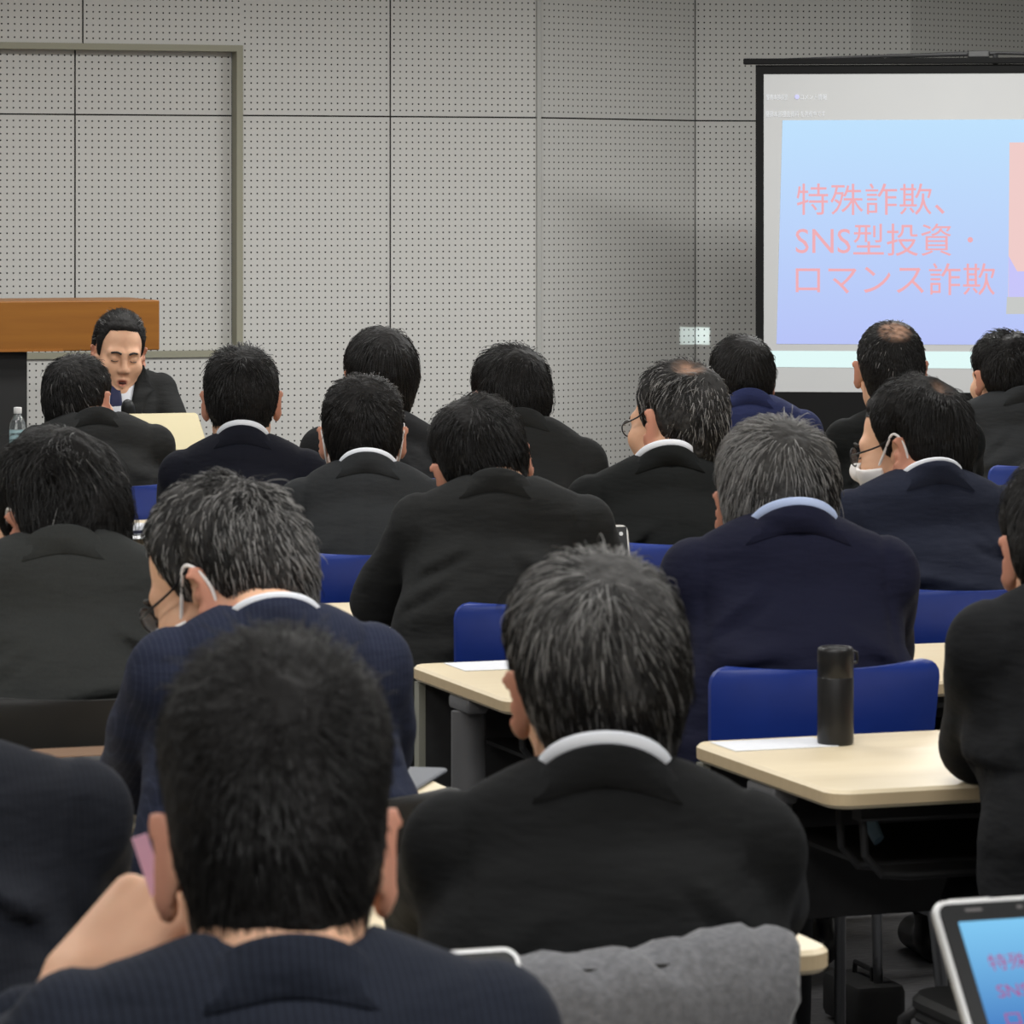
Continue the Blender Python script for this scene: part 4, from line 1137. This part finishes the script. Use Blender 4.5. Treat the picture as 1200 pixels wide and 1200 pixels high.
p = room(1.634, 3.006, .721)
lp2, lid2 = open_laptop(tuple(p), TH, .33, .215, 52, 'open laptop mirroring the pale blue slide, lower right')
def lid_quad(name, x0, y0, x1, y1, off, m, parent):
    me = bpy.data.meshes.new(name); me.from_pydata([(x0, y0, off), (x1, y0, off), (x1, y1, off), (x0, y1, off)], [], [(0, 1, 2, 3)]); me.update()
    return link(name, me, m, parent)
mg = emis('laptop_slide', srgb(100, 170, 230)); t = NT(mg); tc = t.n('ShaderNodeTexCoord'); sx = t.n('ShaderNodeSeparateXYZ'); t.l(tc.outputs['Object'], sx.inputs[0])
mr = t.n('ShaderNodeMapRange'); mr.inputs[1].default_value = .06; mr.inputs[2].default_value = .19; t.l(sx.outputs[1], mr.inputs[0])
t.l(t.mix(mr.outputs[0], srgb(44, 96, 180), srgb(130, 200, 242)), t.b.inputs['Emission Color'])
scr2 = lid_quad('screen', -.145, .022, .145, .192, .0056, mg, lid2)
def lid_text(body, x0, x1, y0, y1):
    me, co = text_mesh(body); lo, hi = co.min(0), co.max(0); n = (co - lo) / np.maximum(hi - lo, 1e-6)
    v = np.stack([x0 + (x1 - x0) * n[:, 0], y0 + (y1 - y0) * n[:, 1], np.full(len(co), .0060)], 1).astype(np.float32)
    me.vertices.foreach_set('co', v.ravel()); me.update(); me.materials.clear(); me.name = 'lettering'
    return link('lettering', me, emis('laptop_text', srgb(176, 84, 140)), scr2)

lid_text('特殊詐欺、', -.128, -.045, .143, .159)
lid_text('SNS型投資・', -.128, -.030, .116, .132)
lid_text('ロマンス詐欺', -.128, -.010, .089, .105)
lid_quad('slide_photo', .015, .080, .125, .170, .0059, emis('laptop_photo', srgb(190, 120, 120)), scr2)
for x, w in ((-.135, .016), (-.085, .006)):
    lid_quad('bezel_mark', x, .2015, x + w, .2045, .0056, mat('bezel_print', srgb(96, 92, 92), .5), lid2)
lid_quad('edge_reflector', -.148, .2138, -.108, .2149, .0043, M_SILVER, lid2)
lp3, lid3 = open_laptop(tuple(room(.895, 2.93, .721)), TH, .33, .215, 52, 'silver laptop peeking over the shoulder of the nearest man')
lid_quad('screen', -.15, .02, .15, .195, .0056, emis('navy_screen', srgb(24, 36, 72), .8), lid3)
# tablet in row four
tb = empty('tablet', tuple(room(2.605, 7.16, .7205)), TH - .06); tag(tb, 'dark tablet with silver rim standing on a table, top corner showing', 'tablet')
o = MB().plate(-.11, 0, .11, .178, -.0035, .0035, .014, .002).obj('body', mat('tablet_rim', srgb(210, 208, 204), .3, .8), tb); o.rotation_euler = (math.radians(76), 0, 0)
lid_quad('face', -.106, .004, .106, .174, .0036, M_BEZ, o)
c = MB().lathe([(.004, 0), (.004, .001)], 14).obj('camera_lens', M_SILVER, o); c.location = (.094, .160, .0036)
MB().tube([(0, .07, .003), (0, .02, .11)], .004).obj('stand', M_BLACK, tb)

# grey coat over the chair back
def coat():
    b = PP['P2']['base']; n, m = 34, 40; hw = .190
    w = Wob(91, 1, 10, (24, 24, 12)); w2 = Wob(92, 1, 10, (60, 60, 50)); v = []; f = []
    prof = []
    for j in range(m + 1):
        a = j / m
        if a < .18: prof.append((-.185 - .01 * a, .66 + (a / .18) * .135))
        elif a < .34: q = (a - .18) / .16 * math.pi; prof.append((-.226 + .044 * math.cos(q), .795 + .030 * math.sin(q)))
        else: q = (a - .34) / .66; prof.append((-.276 - .035 * q, .795 - .42 * q))
    for j, (y, z) in enumerate(prof):
        a = j / m; dr = max(0, (a - .34) / .66)
        for i in range(n + 1):
            u = -1 + 2 * i / n; x = u * (hw - .03 * dr + .012 * math.sin(a * 9)) - .088
            P = np.array([x, y, z]); k = float(w(P)); k2 = float(w2(P))
            v.append((x + .004 * k2, y + .045 * u * u - .012 * k * (0.3 + dr), z + .006 * k2 - .010 * abs(u) ** 3 * (1 if a < .4 else 0) + .004 * k - (.003 if abs(u + .08) < .05 and a < .45 else 0)))
    for j in range(m):
        for i in range(n): p = j * (n + 1) + i; f.append((p, p + 1, p + n + 2, p + n + 1))
    me = bpy.data.meshes.new('coat'); me.from_pydata(v, [], f); me.update()
    o = link('coat', me, noise_mat('grey_wool', srgb(122, 122, 126), srgb(70, 71, 74), 120, .95, bump=.6, sheen=.3), None, True, (b.x, b.y, 0), TH)
    md = o.modifiers.new('thick', 'SOLIDIFY'); md.thickness = .014; md.offset = 0
    o.location += R19.to_3x3() @ Vector((0, -.02, -.010))
    tag(o, 'grey wool coat draped over the chair back at the bottom', 'coat')
coat()
# briefcase on the floor
bg = empty('bag', tuple(px(1012, 1198, 7.28)*1.0), 0.3); tag(bg, 'small black bag on the carpet beyond the flask table', 'bag')
MB().box((-.05, -.09, 0), (.05, .09, .085), .015).obj('body', M_DARK, bg, True)
MB().tube([(0, -.045, .080), (0, -.04, .105), (0, .04, .105), (0, .045, .080)], .005).obj('handle', M_BLACK, bg, True)
# pink strip held in the raised hand of the nearest man
P0 = PP['P0']
q = px(174, 1012, 2.93)
o = MB().box((-.006, -.0005, -.024), (.006, .0005, .022)).obj('paper_strip', mat('pink_paper', srgb(252, 196, 220), .7), loc=tuple(q)); o.rotation_euler = (0, -.32, .2)
tag(o, 'narrow pink paper strip in the hand of the nearest man', 'paper')

# ------------------------------------------------------------------ shirt front, tie, lapels, features and microphone of the speaker
jm = SPK['jacket'].data
bv = BVHTree.FromPolygons([v.co.copy() for v in jm.vertices], [tuple(p.vertices) for p in jm.polygons])
def front(x, z, off):
    a = Vector(SPK['bx'](x, .6, z)); d = (Vector(SPK['bx'](x, 0, z)) - a).normalized()
    h = bv.ray_cast(a, d); p = h[0] if h[0] is not None else Vector(SPK['bx'](x, .09, z)); return p - d * off
def strip(name, rows, m, off, parent, nx=6):
    """rows: (z, xleft, xright) laid over the chest"""
    v = []; f = []
    for z, a, b in rows:
        for i in range(nx + 1): v.append(tuple(front(a + (b - a) * i / nx, z, off)))
    n = nx + 1
    for j in range(len(rows) - 1):
        for i in range(nx): f.append((j * n + i, j * n + i + 1, (j + 1) * n + i + 1, (j + 1) * n + i))
    me = bpy.data.meshes.new(name); me.from_pydata(v, [], f); me.update()
    o = link(name, me, m, parent, True); md = o.modifiers.new('t', 'SOLIDIFY'); md.thickness = .003; md.offset = 0; return o
zr = 1.035
strip('shirt_front', [(zr - .035 - .028 * k, -.074 + .0070 * k, .074 - .0070 * k) for k in range(9)], M_WHITE, .004, SPK['root'])
M_TIE = mat('blue_tie', srgb(20, 27, 70), .6)
tie = strip('necktie', [(zr - .040, -.017, .017), (zr - .066, -.013, .013), (zr - .072, -.012, .012), (zr - .12, -.018, .018), (zr - .26, -.028, .028)], M_TIE, .011, SPK['root'], 4)
for sd in (-1, 1):
    strip('lapel', [(zr - .02, sd * .070, sd * .092), (zr - .07, sd * .064, sd * .112), (zr - .10, sd * .058, sd * .124), (zr - .115, sd * .054, sd * .102), (zr - .18, sd * .036, sd * .08), (zr - .27, sd * .010, sd * .03)], SU['A'], .009, SPK['jacket'], 4)
Rs, Hs, hss = SPK['R'], SPK['H'], SPK['hs']
pipe('mouth', [(-.012, .0965, -.0625), (0, .0990, -.0625), (.012, .0965, -.0625)], .0026, mat('mouth_dark', srgb(60, 26, 24), .6), SPK['root'], Rs, Hs, hss, 8)
p = px(151, 490, 12.2)
mc = empty('microphone', tuple(p)); mc.rotation_euler = (.25, -.06, 0); tag(mc, 'black handheld microphone held before the speaker', 'microphone')
MB().lathe([(.010, -.105), (.0125, -.10), (.0135, -.06), (.0150, -.005), (.0155, .0)], 20).obj('handle', M_BLACK, mc, True)
MB().lathe([(.0155, 0), (.0205, .006), (.0225, .022), (.0210, .040), (.0150, .054), (.006, .060)], 20).obj('grille', mat('mic_grille', srgb(40, 41, 42), .45, .5), mc, True)
o = MB().box((.0, -.0162, -.03), (.012, -.0150, -.024)).box((.004, -.0162, -.048), (.008, -.0150, -.030)).obj('printed_mark', M_PAPER, mc)
